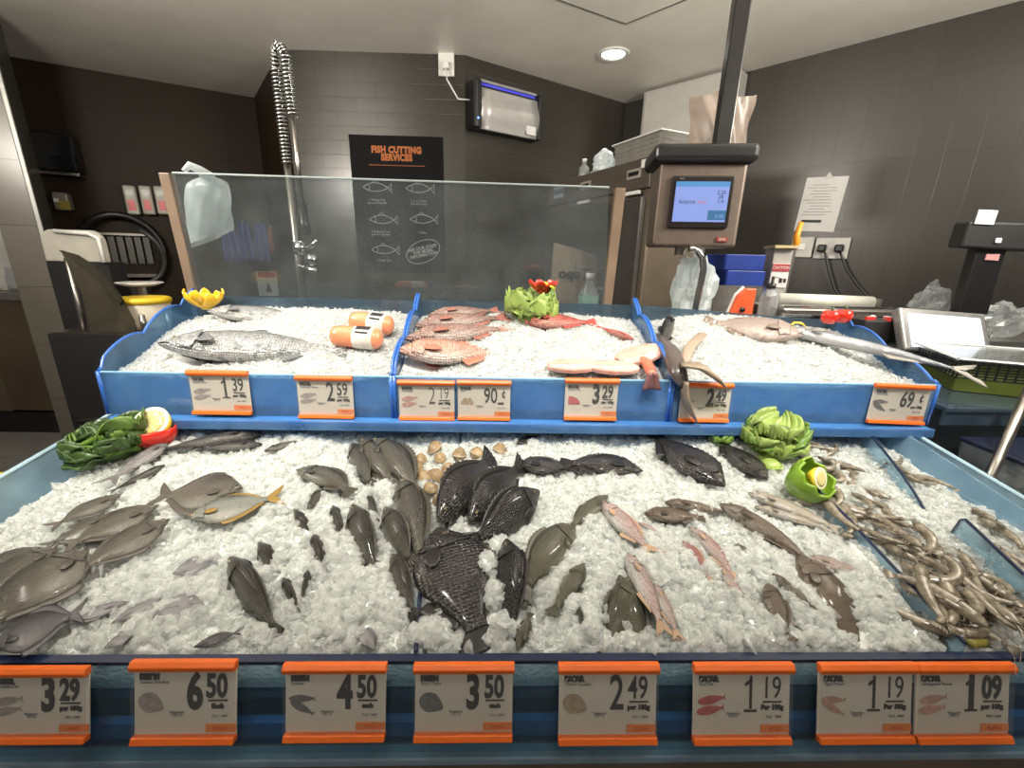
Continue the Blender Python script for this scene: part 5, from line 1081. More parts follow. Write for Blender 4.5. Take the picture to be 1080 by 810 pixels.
# ---------- upper trays
TF('salmon', (174, 374), (372, 366), (0, -1), 'large silver salmon lying in front in the left tray', lift=.55, hr=1.05, sink=(-.006, .035), vis=(0, .72))
TF('salmon', (222, 336), (330, 330), (0, -1), 'second salmon with its head beside the yellow carved fruit', lift=.5, hr=1.1, sink=(-.006, .04), vis=(0, .5))
TF('snapper', (420, 379), (540, 372), (0, -1), 'bright red fish head at the front left of the middle tray', lift=.6, hr=.95, sink=(-.006, .03), vis=(0, .45))
TF('dullsnap', (428, 366), (545, 346), (-.2, -1), 'dull red fish behind the bright red head in the middle tray', lift=.5, hr=.75, sink=(-.004, .02), vis=(0, .65))
TF('dullsnap', (438, 352), (540, 336), (-.2, -1), 'grey red fish, third from the front at the left of the middle tray', lift=.5, hr=.75, sink=(-.004, .015), vis=(0, .65))
TF('dullsnap', (452, 340), (530, 328), (-.2, -1), 'dark red fish farthest back at the left of the middle tray', lift=.5, hr=.75, sink=(-.004, .015), vis=(0, .75))
TF('parrot', (547, 344), (632, 342), (0, -1), 'vivid red fish beside the lettuce in the middle tray', lift=.7, hr=.95, vis=(0, .75), sink=(0, .02))
TF('parrot', (668, 362), (628, 347), (.3, -1), 'thin red fish mostly under ice at the right of the middle tray', lift=.1, hr=.45)
TF('pinkhead', (843, 362), (740, 338), (.2, -1), 'pinkish spotted fish with a pale mouth in the right tray', lift=.7, hr=1.4, sink=(0, .03), vis=(0, .72))
TF('mackerel', (818, 349), (1036, 402), (.3, -1), 'long silver fish reaching over the right end of the right tray', lift=.15, hr=.9, arch=.04, sink=(.0, -.004))
TF('dark', (706, 338), (697, 374), (-1, 0), 'dark finned fish back at the left side of the right tray', lift=.3, hr=1.0)
# ---------- cut pieces and packs in the trays
M_fillet = pm('fillet_pink', (.66, .39, .31), .3, var=.22, nscale=26, coat=.4)
M_fskin = pm('fillet_skin', (.66, .36, .31), .3, var=.25, nscale=30, coat=.3)
def lay(atf, Nn, a, b, lift):
    A, B = atf(*a) + Nn * lift, atf(*b) + Nn * lift; X = (B - A); L = X.length; X.normalize(); Y = Nn.cross(X).normalized(); return (A + B) / 2, Matrix((X, Y, X.cross(Y))).transposed(), L
for a, b, w, lab in (((577, 391), (628, 391), .030, 'pink fish fillet lying along the front rim of the middle tray'), ((618, 391), (672, 394), .030, 'pink fish fillet overlapping the first, nearer the hanging red tail'), ((652, 386), (697, 371), .040, 'raised pink fish fillet at the right corner of the middle tray')):
    c, R, L = lay(at_tray, NT, a, b, .012)
    t = thing('fish_fillet', lab, 'fillet', c, R); 
    def ff(u, v, L=L, w=w): 
        q = math.sin(PI * min(1, .06 + .9 * u)) ** .5; return ((u - .5) * L, (v - .5) * 2 * w * q, .016 * q * (1 - (2 * v - 1) ** 2) + .0008 * math.sin(u * 22 + v * 3))
    m = MB(); m.grid(ff, 24, 10); m.build('flesh', M_fillet, t, smooth=True, solid=.01)
    m = MB(); m.grid(lambda u, v: (ff(u, v * .32 + .0)[0], ff(u, v * .32)[1] - .001, ff(u, v * .32)[2] + .0065), 24, 4); m.build('skin', M_fskin, t, smooth=True, solid=.002)
pts = [at_tray(668, 374, .02), at_tray(682, 382, .022), at_y(688, 396, TY0 - .018), at_y(688, 410, TY0 - .022)]
t = thing('hanging_tail', 'red fish tail hanging over the front of the middle tray', 'fish tail', pts[2])
m = MB(); m.tube(resample(pts[:3], 10), [.008 + .008 * math.sin(PI * q / 11) for q in range(10)], 12, flat=.8); m.build('tail_stem', pm('tail_red', (.60, .15, .09), .3, var=.2, coat=.4), t, world=True, smooth=True)
e = pts[2]; m = MB(); m.grid(lambda u, v: (e.x + (u - .5) * .035 * (.6 + .8 * v), e.y - .004 - .004 * math.sin(u * 9), e.z + .008 - v * .045), 10, 6); m.build('tail_fin', clear_mat('tail_film', (.55, .30, .30), .75, (.38, .20, .20), .2, trans=True), t, world=True, smooth=True, solid=.003)
# forked tail draped over the right tray
M_tl = pm('tail_tan', (.24, .19, .135), .35, var=.22, nscale=24, coat=.3); M_tk = pm('tail_dark', (.085, .07, .065), .3, var=.2, coat=.4)
base = [at_tray(697, 356, .02), at_tray(708, 372, .03), at_y(716, 394, TY0 - .015), at_y(722, 408, TY0 - .022)]
t = thing('forked_tail', 'big brown forked fish tail draped over the left end of the right tray', 'fish tail', base[2])
m = MB(); m.tube(resample(base, 14), [.012, .014, .017, .020, .023, .025, .026, .026, .026, .026, .025, .023, .020, .012], 14, flat=.75); m.build('tail_stem', M_tk, t, world=True, smooth=True)
def blade(name, pts, wds, mat, off):
    P = resample(pts, 16); m = MB(); rr = [np.interp(q / 15, np.linspace(0, 1, len(wds)), wds) for q in range(16)]
    m.tube(P, rr, 12, flat=.28); m.build(name, mat, t, world=True, smooth=True)
Yb = TY0 - .025
blade('upper_lobe', [at_y(718, 384, Yb), at_y(738, 386, Yb - .012), at_y(755, 398, Yb - .014), at_y(769, 412, Yb - .012)], [.022, .033, .026, .002], M_tl, 0)
blade('lower_lobe', [at_y(722, 402, Yb), at_y(722, 418, Yb - .006), at_y(728, 434, Yb - .006), at_y(738, 450, Yb - .012)], [.022, .027, .020, .002], M_tl, 0)
blade('side_fin', [at_tray(722, 384, .03), at_tray(727, 366, .035), at_tray(741, 352, .03)], [.010, .016, .014], pm('tail_tan2', (.32, .25, .19), .35, var=.2), 0)
# salmon rolls
M_sal = pm('salmon_flesh', (.80, .27, .13), .28, var=.14, nscale=22, coat=.5)
for a, b, lab in (((372, 346), (415, 352), 'orange salmon roll in film, the farther of two in the left tray'), ((352, 362), (404, 366), 'orange salmon roll in film, the nearer of two in the left tray')):
    c, R, L = lay(at_tray, NT, a, b, .026); r = .030
    t = thing('salmon_roll', lab, 'salmon roll', c, R)
    MX = Matrix.Rotation(rad(90), 4, 'Y')
    m = MB(); m.lathe([(1e-6, -L * .52), (r * .55, -L * .50), (r * .9, -L * .44), (r * 1.03, -L * .30), (r, 0), (r * 1.02, L * .3), (r * .9, L * .44), (r * .55, L * .50), (1e-6, L * .52)], 22, MX); m.build('flesh', M_sal, t, smooth=True)
    m = MB(); m.lathe([(r * 1.05, -L * .02), (r * 1.06, L * .36)], 22, MX); m.build('paper_label', pm('label_cream', (.72, .66, .60), .4, var=.08, nscale=50), t, smooth=True, solid=.001)
    m = MB(); m.box((L * .17, 0, r * 1.075), (L * .28, .016, .001)); m.box((L * .17, -.018, r * .92), (L * .24, .004, .003)); m.build('bar_print', M_ink, t)
# ---------- vegetables
M_let = pm('lettuce_green', (.12, .22, .032), .45, var=.4, nscale=14, coat=.2)
M_let2 = pm('lettuce_light', (.27, .37, .085), .45, var=.3, nscale=12, coat=.2)
M_let3 = pm('lettuce_dark', (.04, .085, .016), .4, var=.4, nscale=14, coat=.3)
def lettuce(name, label, C, R_, mats, n, seed, flat=.7, lf=None, frill=.20):
    rs = random.Random(seed); t = thing(name, label, 'lettuce', C)
    for i in range(n):
        el = rad(rs.uniform(22, 86)); az = 2 * PI * (i * .618 + rs.random() * .1); s = rs.uniform(.6, 1.05) * R_
        k1, k2 = rs.uniform(0, 9), rs.uniform(5, 8); cup = rs.uniform(.3, .8)
        def lf_(u, v):
            a = (v - .5) * 2; wv = math.sin(PI * min(1, .12 + .80 * u)) * .72
            ru = frill * s * u * math.sin(a * 13 + k1 + 7 * u) * (.35 + abs(a)) + .06 * s * math.sin(11 * u + a * k2)
            r = s * (.12 + .92 * u); x = r * math.cos(el * (1 - .5 * u)) ; z = r * math.sin(el * (1 - .45 * u)) * flat * 1.15 + ru + cup * .2 * s * a * a
            y = a * wv * s
            return (x * math.cos(az) - y * math.sin(az), x * math.sin(az) + y * math.cos(az), z)
        m = MB(); m.grid(lf_, 16, 30); m.build('leaf', mats[i % len(mats)], t, smooth=True, solid=.002)
    m = MB(); m.ball((0, 0, R_ * .22), (R_ * .6, R_ * .6, R_ * .42), 16); m.build('heart', mats[0], t, smooth=True)
    return t
lettuce('lettuce', 'frilly light green lettuce at the back of the middle tray', at_tray(560, 338, .0), .088, [M_let2, M_let, M_let2], 36, 3, 1.15, frill=.26)
lettuce('lettuce', 'dark green lettuce at the left rear corner of the lower bed', at_bed(122, 478, .01), .088, [M_let3, M_let3, M_let], 36, 5, 1.15, frill=.13)
lettuce('lettuce_leaf', 'small bunch of dark green leaves left of the dark lettuce', at_bed(90, 492, .015), .042, [M_let3], 8, 11, .7, frill=.05)
lettuce('lettuce', 'pale green lettuce head at the right rear of the lower bed', at_bed(813, 478, .01), .082, [M_let2, M_let, M_let2], 38, 8, 1.2, frill=.19)
lettuce('lettuce_leaf', 'few dark green leaves left of the pale lettuce at the rear', at_bed(757, 468, .008), .040, [M_let3, M_let], 7, 15, .7)
lettuce('lettuce_leaf', 'small pale lettuce leaf in front of the pale lettuce head', at_bed(812, 494, .004), .040, [M_let2], 5, 18, .5, frill=.06)
M_rind = pm('lemon_rind', (.85, .62, .04), .38, var=.06, nscale=60, bump=.2)
def lemon_flesh_mat():
    m, nt, out = new_mat('lemon_flesh'); L = nt.links.new
    tc = N(nt, 'ShaderNodeTexCoord'); sp = N(nt, 'ShaderNodeSeparateXYZ'); L(tc.outputs['Object'], sp.inputs[0])
    at = N(nt, 'ShaderNodeMath', operation='ARCTAN2'); L(sp.outputs[1], at.inputs[0]); L(sp.outputs[0], at.inputs[1])
    ml = N(nt, 'ShaderNodeMath', operation='MULTIPLY'); ml.inputs[1].default_value = 4.5; L(at.outputs[0], ml.inputs[0])
    sn = N(nt, 'ShaderNodeMath', operation='SINE'); L(ml.outputs[0], sn.inputs[0]); ab = N(nt, 'ShaderNodeMath', operation='ABSOLUTE'); L(sn.outputs[0], ab.inputs[0])
    b = N(nt, 'ShaderNodeBsdfPrincipled', i_Roughness=.25); b.inputs['Coat Weight'].default_value = .4
    L(ramp(nt, ab.outputs[0], [(.12, (.80, .76, .55)), (.3, (.66, .55, .20))]), b.inputs['Base Color']); L(b.outputs[0], out.inputs[0]); return m
M_lf = lemon_flesh_mat(); M_pith = pm('lemon_pith', (.84, .78, .55), .5, var=.03)
def half_lemon(label, C, nrm, r, name='lemon_half'):
    z = Vector(nrm).normalized(); x = z.orthogonal().normalized(); R = Matrix((x, z.cross(x), z)).transposed()
    t = thing(name, label, 'lemon', C, R)
    m = MB(); m.lathe([(1e-6, -r * 1.15), (r * .25, -r * 1.08), (r * .62, -r * .80), (r * .9, -r * .40), (r, 0)], 26); m.build('rind', M_rind, t, smooth=True)
    m = MB(); m.lathe([(r, 0), (r * .97, .0015), (r * .86, .0015)], 26); m.build('pith', M_pith, t, smooth=True)
    m = MB(); m.lathe([(r * .87, .001), (r * .5, .003), (1e-6, .002)], 26); m.build('flesh', M_lf, t, smooth=True); return t
def capsicum(label, C, r, mat, hgt, name='carved_capsicum', teeth=True, tilt=None, lean=0.0):
    t = thing(name, label, 'capsicum', C, tilt)
    n = 48
    m = MB()
    def sf(u, v):
        a = 2 * PI * u; lob = 1 + .07 * math.cos(4 * a); f = math.sin(PI * (.06 + .50 * v)) ** .6; top = hgt * (1 + (.16 * abs(((u * 8) % 1) * 2 - 1) if teeth else 0) * (v > .8))
        return (r * lob * f * math.cos(a) * (1 - .12 * (v - .5)), r * lob * f * math.sin(a) * (1 - .12 * (v - .5)), top * v)
    m.grid(sf, n, 12); m.build('shell', mat, t, smooth=True, solid=.004)
    m = MB(); m.lathe([(1e-6, .004), (r * .55, .002), (r * .3, -.001)], 20); m.build('base', mat, t, smooth=True); return t
M_rcap = pm('capsicum_red', (.66, .03, .015), .18, var=.12, nscale=12, coat=.6); M_gcap = pm('capsicum_green', (.20, .36, .025), .2, var=.25, nscale=12, coat=.6); M_ycap = pm('capsicum_yellow', (.86, .50, .02), .25, var=.1, nscale=12, coat=.4)
c = at_bed(166, 470, .01)
capsicum('glossy red capsicum cup holding a lemon half beside the dark lettuce', c, .048, M_rcap, .05, teeth=False)
half_lemon('lemon half with its cut face up in the red capsicum', c + V(0, -.006, .064), (.05, -.72, .70), .043)
c = at_bed(836, 515, .012)
capsicum('carved green capsicum with pointed petals right of the pale lettuce', c, .046, M_gcap, .062, tilt=Matrix.Rotation(rad(38), 3, 'X') @ Matrix.Rotation(rad(18), 3, 'Y'))
half_lemon('small lemon slice held in the carved green capsicum', c + V(.018, -.048, .052), (.45, -.85, .35), .024)
c = at_tray(218, 327, .0)
t = thing('carved_capsicum', 'carved yellow capsicum flower at the left rear of the left tray', 'capsicum', c)
for i in range(9):
    az = 2 * PI * i / 9
    def pt_(u, v, az=az, i=i):
        a = (v - .5) * 2; w = .020 * (1 - u ** 2.2) ** .7; r = .010 + .042 * math.sin(u * 1.9); z = .006 + .045 * u + (.008 if i % 2 else 0)
        y = a * w; return (r * math.cos(az) - y * math.sin(az), r * math.sin(az) + y * math.cos(az), z + .008 * a * a)
    m = MB(); m.grid(pt_, 8, 6); m.build('petal', M_ycap, t, smooth=True, solid=.004)
m = MB(); m.ball((0, 0, .022), (.022, .022, .022), 14); m.build('core', M_rind, t, smooth=True)
c = at_tray(560, 338, .0) + V(.035, .015, .088)
t = thing('carved_capsicum', 'red capsicum flower on top of the frilly lettuce', 'capsicum', c)
for i in range(7):
    az = 2 * PI * i / 7
    def pt_(u, v, az=az):
        a = (v - .5) * 2; w = .020 * (1 - u ** 2.4) ** .7; r = .008 + .036 * math.sin(u * 1.7); z = .004 + .036 * u
        y = a * w; return (r * math.cos(az) - y * math.sin(az), r * math.sin(az) + y * math.cos(az), z)
    m = MB(); m.grid(pt_, 8, 6); m.build('petal', M_rcap, t, smooth=True, solid=.004)
m = MB(); m.ball((0, 0, .008), (.02, .02, .016), 12); m.build('base', M_rcap, t, smooth=True)
t = thing('capsicum_strip', 'yellow capsicum strip lying in the red capsicum flower', 'capsicum', c + V(.005, -.022, .022))
m = MB(); m.tube([(-.02, .004, .010), (0, -.004, .008), (.03, -.012, -.008)], [.006, .009, .006], 10, flat=.6); m.build('strip', M_ycap, t, smooth=True)
for i, (px, py) in enumerate(((874, 341), (888, 340))):
    c = at_tray(px, py, .004)
    t = thing('red_capsicum', ['left half of the glossy red capsicum pair in the right tray', 'right half of the glossy red capsicum pair in the right tray'][i], 'capsicum', c)
    m = MB(); q = MB()
    m.grid(lambda u, v: ((.027 + .004 * math.cos(8 * PI * u)) * math.sin(PI * v) ** .75 * math.cos(2 * PI * u), (.026 + .004 * math.cos(8 * PI * u)) * math.sin(PI * v) ** .75 * math.sin(2 * PI * u), .022 - .024 * math.cos(PI * v) - .007 * math.exp(-((1 - v) / .12) ** 2)), 32, 14); m.build('flesh', M_rcap, t, smooth=True)
    q.tube([(0, 0, .038), (.002, 0, .046), (.006, 0, .052)], [.004, .003, .003], 8); q.build('stem', M_let3, t, smooth=True)
# yellow rind piece behind the long silver fish
c = at_tray(841, 343, .014); t = thing('lemon_peel', 'thin yellow lemon peel curl behind the head of the long silver fish', 'lemon', c)
m = MB(); m.tube([(-.025, 0, -.004), (-.008, .004, .008), (.012, .0, .007), (.028, -.004, -.006)], [.003, .006, .006, .003], 8, flat=.5); m.build('peel', M_rind, t, smooth=True)
# ---------- clams
M_clam = [pm('clam_shell_tan', (.27, .19, .095), .4, var=.45, nscale=55, bump=.25, bscale=120), pm('clam_shell_brown', (.24, .165, .085), .4, var=.45, nscale=50, bump=.25, bscale=120)]
M_clin = pm('clam_lip', (.45, .38, .27), .4, var=.1)
proto = []
for kx in range(2):
    t = thing('clam', 'tan ridged clam lying on the ice below the middle tray', 'clam', (0, 0, 0), None, 'clams on the ice')
    def shell(s): 
        def f(u, v):
            a = 2 * PI * u; r = v ** .8; x = .020 * r * math.cos(a) * (1 + .1 * math.cos(a)); y = .0155 * r * math.sin(a); z = s * (.0145 * (1 - r ** 2.2) + .0005 * math.sin(v * 60))
            return (x + .003 * (1 - r), y - .004 * (1 - r), z + s * .0012)
        return f
    m = MB(); m.grid(shell(1), 28, 16); m.build('upper_shell', M_clam[kx], t, smooth=True, recalc=True)
    m = MB(); m.grid(shell(-1), 28, 16); m.build('lower_shell', M_clam[kx], t, smooth=True, recalc=True)
    m = MB(); m.grid(lambda u, v: (.0205 * (1 + .1 * math.cos(2 * PI * u)) * math.cos(2 * PI * u), .0158 * math.sin(2 * PI * u), -.0015 + .003 * v), 28, 2); m.build('lip', M_clin, t, smooth=True)
    proto.append(t)
rs = random.Random(4)
for i, (cx, cy) in enumerate(((20, 128), (50, 160), (75, 137), (118, 103), (137, 133), (200, 123), (258, 118), (168, 168), (222, 158), (125, 190), (85, 195), (200, 200), (190, 243), (140, 272), (108, 235), (335, 108), (210, 180), (62, 178))):
    P = at_bed(420 + cx / 3.115, 440 + cy / 3.115, .012)
    M = Matrix.Translation(P) @ Matrix.Rotation(rs.uniform(0, 6.28), 4, 'Z') @ Matrix.Rotation(rs.uniform(-.5, .5), 4, 'X') @ Matrix.Rotation(rs.uniform(-.4, .4), 4, 'Y') @ Matrix.Scale(rs.uniform(.85, 1.15), 4)
    if i < 2: proto[i].matrix_world = M
    else: dup(proto[i % 2], M)
    FOOT.append((P.x, P.y, 1, 0, .012, .010, 0, 1))
# ---------- prawns
def prawn_mat():
    m, nt, out = new_mat('prawn_shell'); L = nt.links.new
    tc = N(nt, 'ShaderNodeTexCoord'); nz = N(nt, 'ShaderNodeTexNoise', i_Scale=9.0, i_Detail=5.0); L(tc.outputs['Object'], nz.inputs[0])
    b = N(nt, 'ShaderNodeBsdfPrincipled', i_Roughness=.2); b.inputs['Coat Weight'].default_value = .6
    L(ramp(nt, nz.outputs[0], [(.3, (.085, .068, .046)), (.5, (.175, .148, .105)), (.72, (.29, .25, .19))]), b.inputs['Base Color'])
    L(b.outputs[0], out.inputs[0]); return m
M_pr = prawn_mat(); M_pl = pm('prawn_leg', (.25, .20, .15), .35, var=.2)
def prawn(curl, label, group):
    """unit prawn: body length 1 along a curve in the XY plane, curling towards -y"""
    t = thing('prawn', label, 'prawn', (0, 0, 0), None, group)
    n = 60; P = []; a = rad(curl) * .5; p = Vector((-.5, 0, 0)); ang = a * .25
    for i in range(n): P.append(p.copy()); q = i / n; ang -= 0 if q < .32 else a * 2 / (n * .68); p = p + Vector((math.cos(ang), math.sin(ang), 0)) / n
    def rr(q):
        r = .013 + .080 * min(1, q / .16) ** .7 if q < .34 else .094 * (1 - .62 * ((q - .34) / .66) ** 1.25)
        if q >= .34: r *= 1 + .07 * (1 - (((q - .34) / .66 * 6) % 1))
        return r
    m = MB(); m.tube(P[:21], [rr(i / n) for i in range(21)], 12, flat=.78); m.build('head', M_pr, t, smooth=True)
    m = MB(); m.tube(P[20:], [rr(i / n) for i in range(20, n)], 12, flat=.78); m.build('body', M_pr, t, smooth=True)
    m = MB(); e = P[-1]; dr = (P[-1] - P[-3]).normalized(); sd = Vector((-dr.y, dr.x, 0))
    for k in (-2, -1, 0, 1, 2):
        d = (dr + sd * k * .32).normalized(); m.tube([e, e + d * .08, e + d * .15 + V(0, 0, .004 * k)], [.012, .026, .010], 6, flat=.3)
    m.build('tail_fan', M_pr, t, smooth=True)
    m = MB(); m.tube([P[2] + V(0, .03, 0), P[0] + V(-.06, .05, 0), P[0] + V(-.14, .085, 0)], [.014, .008, .001], 5); m.build('rostrum', M_pr, t)
    for s in (1, -1): m = MB(); m.ball(P[1] + V(-.012, .025, s * .035), .016, 8); m.build('eye', M_pupil, t, smooth=True)
    for s in (1, -1):
        m = MB(); m.tube([P[0], P[0] + V(-.15, .02, s * .04), P[0] + V(-.30, -.08, s * .10), P[0] + V(-.40, -.30, s * .06)], .0035, 4); m.build('antenna', M_pl, t)
    for i, q in enumerate((9, 13, 17, 26, 34)):
        r = rr(q / n); b = P[q] + V(0, -r * .8, 0); m = MB(); m.tube([b, b + V(-.03, -.06, .02), b + V(.02 if i < 5 else -.05, -.13 if i < 5 else -.08, .01)], [.009, .007, .003], 4); m.build('leg', M_pl, t)
    return t
def heap(label, group, spots, seed, n_layer=.010):
    rs = random.Random(seed); pro = [prawn(c, label, group) for c in (45, 90, 140)]; used = [False] * 3
    for i, (px, py, ang, ln, z) in enumerate(spots):
        k = rs.choice((0, 0, 1, 1, 2)); P = at_bed(px, py, .006 + z * n_layer)
        d = at_bed(px + 20 * math.cos(rad(ang)), py - 20 * math.sin(rad(ang))) - at_bed(px, py)
        az = math.atan2(d.y, d.x); P = P + V(0, max(0, FY + .014 + ln * .40 * abs(math.sin(az)) + ln * .06 - P.y), 0)
        M = Matrix.Translation(P) @ Matrix.Rotation(az, 4, 'Z') @ Matrix.Rotation(rs.uniform(-.22, .22), 4, 'Y') @ Matrix.Rotation(rs.choice((0, PI)) + rs.uniform(-.5, .5), 4, 'X') @ Matrix.Scale(ln, 4)
        if not used[k]: pro[k].matrix_world = M; used[k] = True
        else: dup(pro[k], M)
        FOOT.append((P.x, P.y, math.cos(az), math.sin(az), ln * .42, ln * .10, 0, 1))
    for k in range(3):
        if not used[k]:
            for c in list(pro[k].children): bpy.data.objects.remove(c)
            bpy.data.objects.remove(pro[k])
rs = random.Random(21)
sp1 = []
for cx, cy in ((985, 611), (1000, 606), (1018, 604), (1036, 606), (1050, 614), (978, 622), (992, 628), (1006, 640), (985, 640), (1000, 652), (1016, 660), (1030, 668), (1044, 676), (1060, 684), (1030, 620), (1044, 632), (1056, 644), (1068, 656), (1016, 632), (1022, 646), (1062, 628), (1074, 668), (1075, 640)):
    sp1.append((cx, cy, rs.choice((-40, -35, 140, -20, 150, -55)) + rs.uniform(-18, 18), rs.uniform(.095, .12), rs.randint(0, 3)))
sp1.append((1012, 683, 165, .12, 1)); sp1.append((1026, 642, -80, .10, 3))
heap('grey brown raw prawn in the heap at the front right by the glass', 'prawns in the front right heap', sp1, 5)
sp2 = []
for cx, cy in ((868, 492), (880, 488), (892, 492), (872, 505), (884, 502), (898, 505), (866, 518), (880, 520), (868, 532), (882, 540), (896, 548), (906, 540), (920, 545), (935, 552), (912, 528), (926, 532), (908, 516), (900, 560), (915, 568), (930, 566), (946, 562), (960, 572), (978, 570), (988, 580), (954, 584), (972, 588), (942, 545), (890, 532)):
    sp2.append((cx, cy, rs.choice((-40, -35, 140, -15, 160, -60)) + rs.uniform(-20, 20), rs.uniform(.08, .115), rs.randint(0, 2)))
heap('pale grey prawn in the heap beside the carved green capsicum', 'prawns in the middle right heap', sp2, 6)
sp3 = [(955, 497, -35, .09, 1), (964, 505, -40, .08, 1), (985, 507, -20, .08, 1), (945, 488, 10, .08, 1), (1050, 552, -40, .10, 1), (1060, 562, -35, .10, 1), (1032, 540, 140, .09, 0), (1070, 588, -30, .09, 1), (1078, 600, -40, .09, 1), (1045, 580, -60, .07, 0)]
heap('olive brown prawn scattered on the ice at the far right of the bed', 'prawns on the far right ice', sp3, 9)
sp4 = [(850, 476, 10, .09, 1), (864, 472, 170, .09, 1), (878, 476, 20, .085, 1), (858, 468, 0, .085, 1), (843, 466, 5, .09, 1)]
heap('grey prawn at the shaded rear of the bed behind the capsicum', 'prawns at the rear edge', sp4, 10)
c, R, L = lay(at_bed, NB, (1004, 668), (1030, 677), .008); t = thing('yellow_leaf', 'olive yellow tail piece under the front prawn heap at the glass', 'fish tail', c, R)
m = MB(); m.grid(lambda u, v: ((u - .5) * L * 1.4, (v - .5) * .05 * (1 - .5 * abs(2 * u - 1)), .006 * math.sin(v * 6)), 10, 6); m.build('blade', pm('olive_yellow', (.20, .18, .035), .35, var=.25), t, smooth=True, solid=.004)
# ================================================================== ICE
def vn(x, y, s, seed):
    r = np.random.default_rng(seed).random((64, 64)); x = x / s + 31.3; y = y / s + 17.7; xi = np.floor(x).astype(int); yi = np.floor(y).astype(int); fx = x - xi; fy = y - yi
    fx = fx * fx * (3 - 2 * fx); fy = fy * fy * (3 - 2 * fy); g = lambda a, b: r[a % 64, b % 64]
    return (g(xi, yi) * (1 - fx) + g(xi + 1, yi) * fx) * (1 - fy) + (g(xi, yi + 1) * (1 - fx) + g(xi + 1, yi + 1) * fx) * fy - .5
def ico(sub):
    bm = bmesh.new(); bmesh.ops.create_icosphere(bm, subdivisions=sub, radius=1); v = np.array([p.co[:] for p in bm.verts]); f = np.array([[q.index for q in p.verts] for p in bm.faces]); bm.free(); return v, f
ICO1, ICO2 = ico(1), ico(2)
def rotm(n):
    q = rng.normal(size=(n, 4)); q /= np.linalg.norm(q, axis=1)[:, None]; w, x, y, z = q.T
    return np.stack([1 - 2 * (y * y + z * z), 2 * (x * y - z * w), 2 * (x * z + y * w), 2 * (x * y + z * w), 1 - 2 * (x * x + z * z), 2 * (y * z - x * w), 2 * (x * z - y * w), 2 * (y * z + x * w), 1 - 2 * (x * x + y * y)], 1).reshape(n, 3, 3)
def make_ice(name, label, group, x0, x1, y0, y1, hf, bottom, spots, mat, nx, ny):
    """heightfield mound plus a coat of separate lumps; spots = (xyz array, radius array)"""
    gx, gy = np.meshgrid(np.linspace(x0, x1, nx), np.linspace(y0, y1, ny), indexing='ij'); gz = hf(gx, gy)
    V0 = np.stack([gx.ravel(), gy.ravel(), gz.ravel()], 1); idx = np.arange(nx * ny).reshape(nx, ny)
    quads = np.stack([idx[:-1, :-1], idx[1:, :-1], idx[1:, 1:], idx[:-1, 1:]], -1).reshape(-1, 4)
    rim = np.concatenate([idx[:, 0], idx[-1, 1:], idx[::-1, -1][1:], idx[0, ::-1][1:-1]])
    RV = V0[rim].copy(); RV[:, 2] = bottom(RV[:, 1]); k = len(V0); nr = len(rim); ri = np.arange(nr); skirt = np.stack([rim, k + ri, k + (ri + 1) % nr, rim[(ri + 1) % nr]], 1)
    VS, TS_, FL = [], [], []; off = k + nr
    for (P, R), (iv, jf), jit, flat in spots:
        n = len(P); m = len(iv)
        S = R[:, None] * rng.uniform(.32, 1.35, (n, 3)); 
        loc = iv[None] * (1 + jit * rng.normal(size=(n, m, 1))) * S[:, None, :]
        loc = np.einsum('nij,nmj->nmi', rotm(n), loc) + P[:, None, :]
        VS.append(loc.reshape(-1, 3)); TS_.append((jf[None] + (np.arange(n) * m)[:, None, None]).reshape(-1, 3) + off); off += n * m; FL.append(np.full(n * len(jf), not flat))
    V1 = np.concatenate(VS); T = np.concatenate(TS_)
    VV = np.concatenate([V0, RV, V1]); c = np.array([(x0 + x1) / 2, (y0 + y1) / 2, bottom(np.array([y0]))[0]]); VV = VV - c
    Q = np.concatenate([quads, skirt]); nq, nt = len(Q), len(T)
    me = bpy.data.meshes.new(name); me.vertices.add(len(VV)); me.vertices.foreach_set('co', VV.astype(np.float32).ravel())
    me.loops.add(nq * 4 + nt * 3); me.loops.foreach_set('vertex_index', np.concatenate([Q.ravel(), T.ravel()]).astype(np.int32))
    me.polygons.add(nq + nt); me.polygons.foreach_set('loop_start', np.concatenate([np.arange(nq) * 4, nq * 4 + np.arange(nt) * 3]).astype(np.int32))
    me.polygons.foreach_set('use_smooth', np.concatenate([np.ones(nq, bool), np.concatenate(FL)])); me.update(calc_edges=True); me.materials.append(M_snow); me.materials.append(mat); me.polygons.foreach_set('material_index', np.concatenate([np.zeros(nq, np.int32), np.ones(nt, np.int32)])); me.validate()
    o = bpy.data.objects.new(name, me); COL.objects.link(o); o.location = c
    return tag(o, label, 'ice', group, 'stuff')
def clear_of(x, y, sid, pad=0.0):
    ok = np.ones(x.shape, bool)
    for cx, cy, ux, uy, a, b, s, k in FOOT:
        if s != sid: continue
        dx, dy = x - cx, (y - cy) / max(k, .7); u = (dx * ux + dy * uy) / (a + pad); v = (-dx * uy + dy * ux) / (b + pad)
        ok &= np.abs(u) ** 2.4 + np.abs(v) ** 2.2 > 1
    return ok
def press(x, y, sid):
    """how far a footprint's middle pushes the ice down (0..1)"""
    d = np.zeros(x.shape)
    for cx, cy, ux, uy, a, b, s, k in FOOT:
        if s != sid: continue
        dx, dy = x - cx, y - cy; u = (dx * ux + dy * uy) / (a * .95); v = (-dx * uy + dy * ux) / (b * .95); d = np.maximum(d, np.clip(1.25 - (u * u + v * v), 0, 1))
    return d
def hb(x, y): return 1.0 + .12 * (y - FY) + .016 * vn(x, y, .11, 3) + .012 * vn(x, y, .045, 4) - .012 * press(x, y, 0) - .02 * np.clip((y - 1.06) / .06, 0, 1) * 0
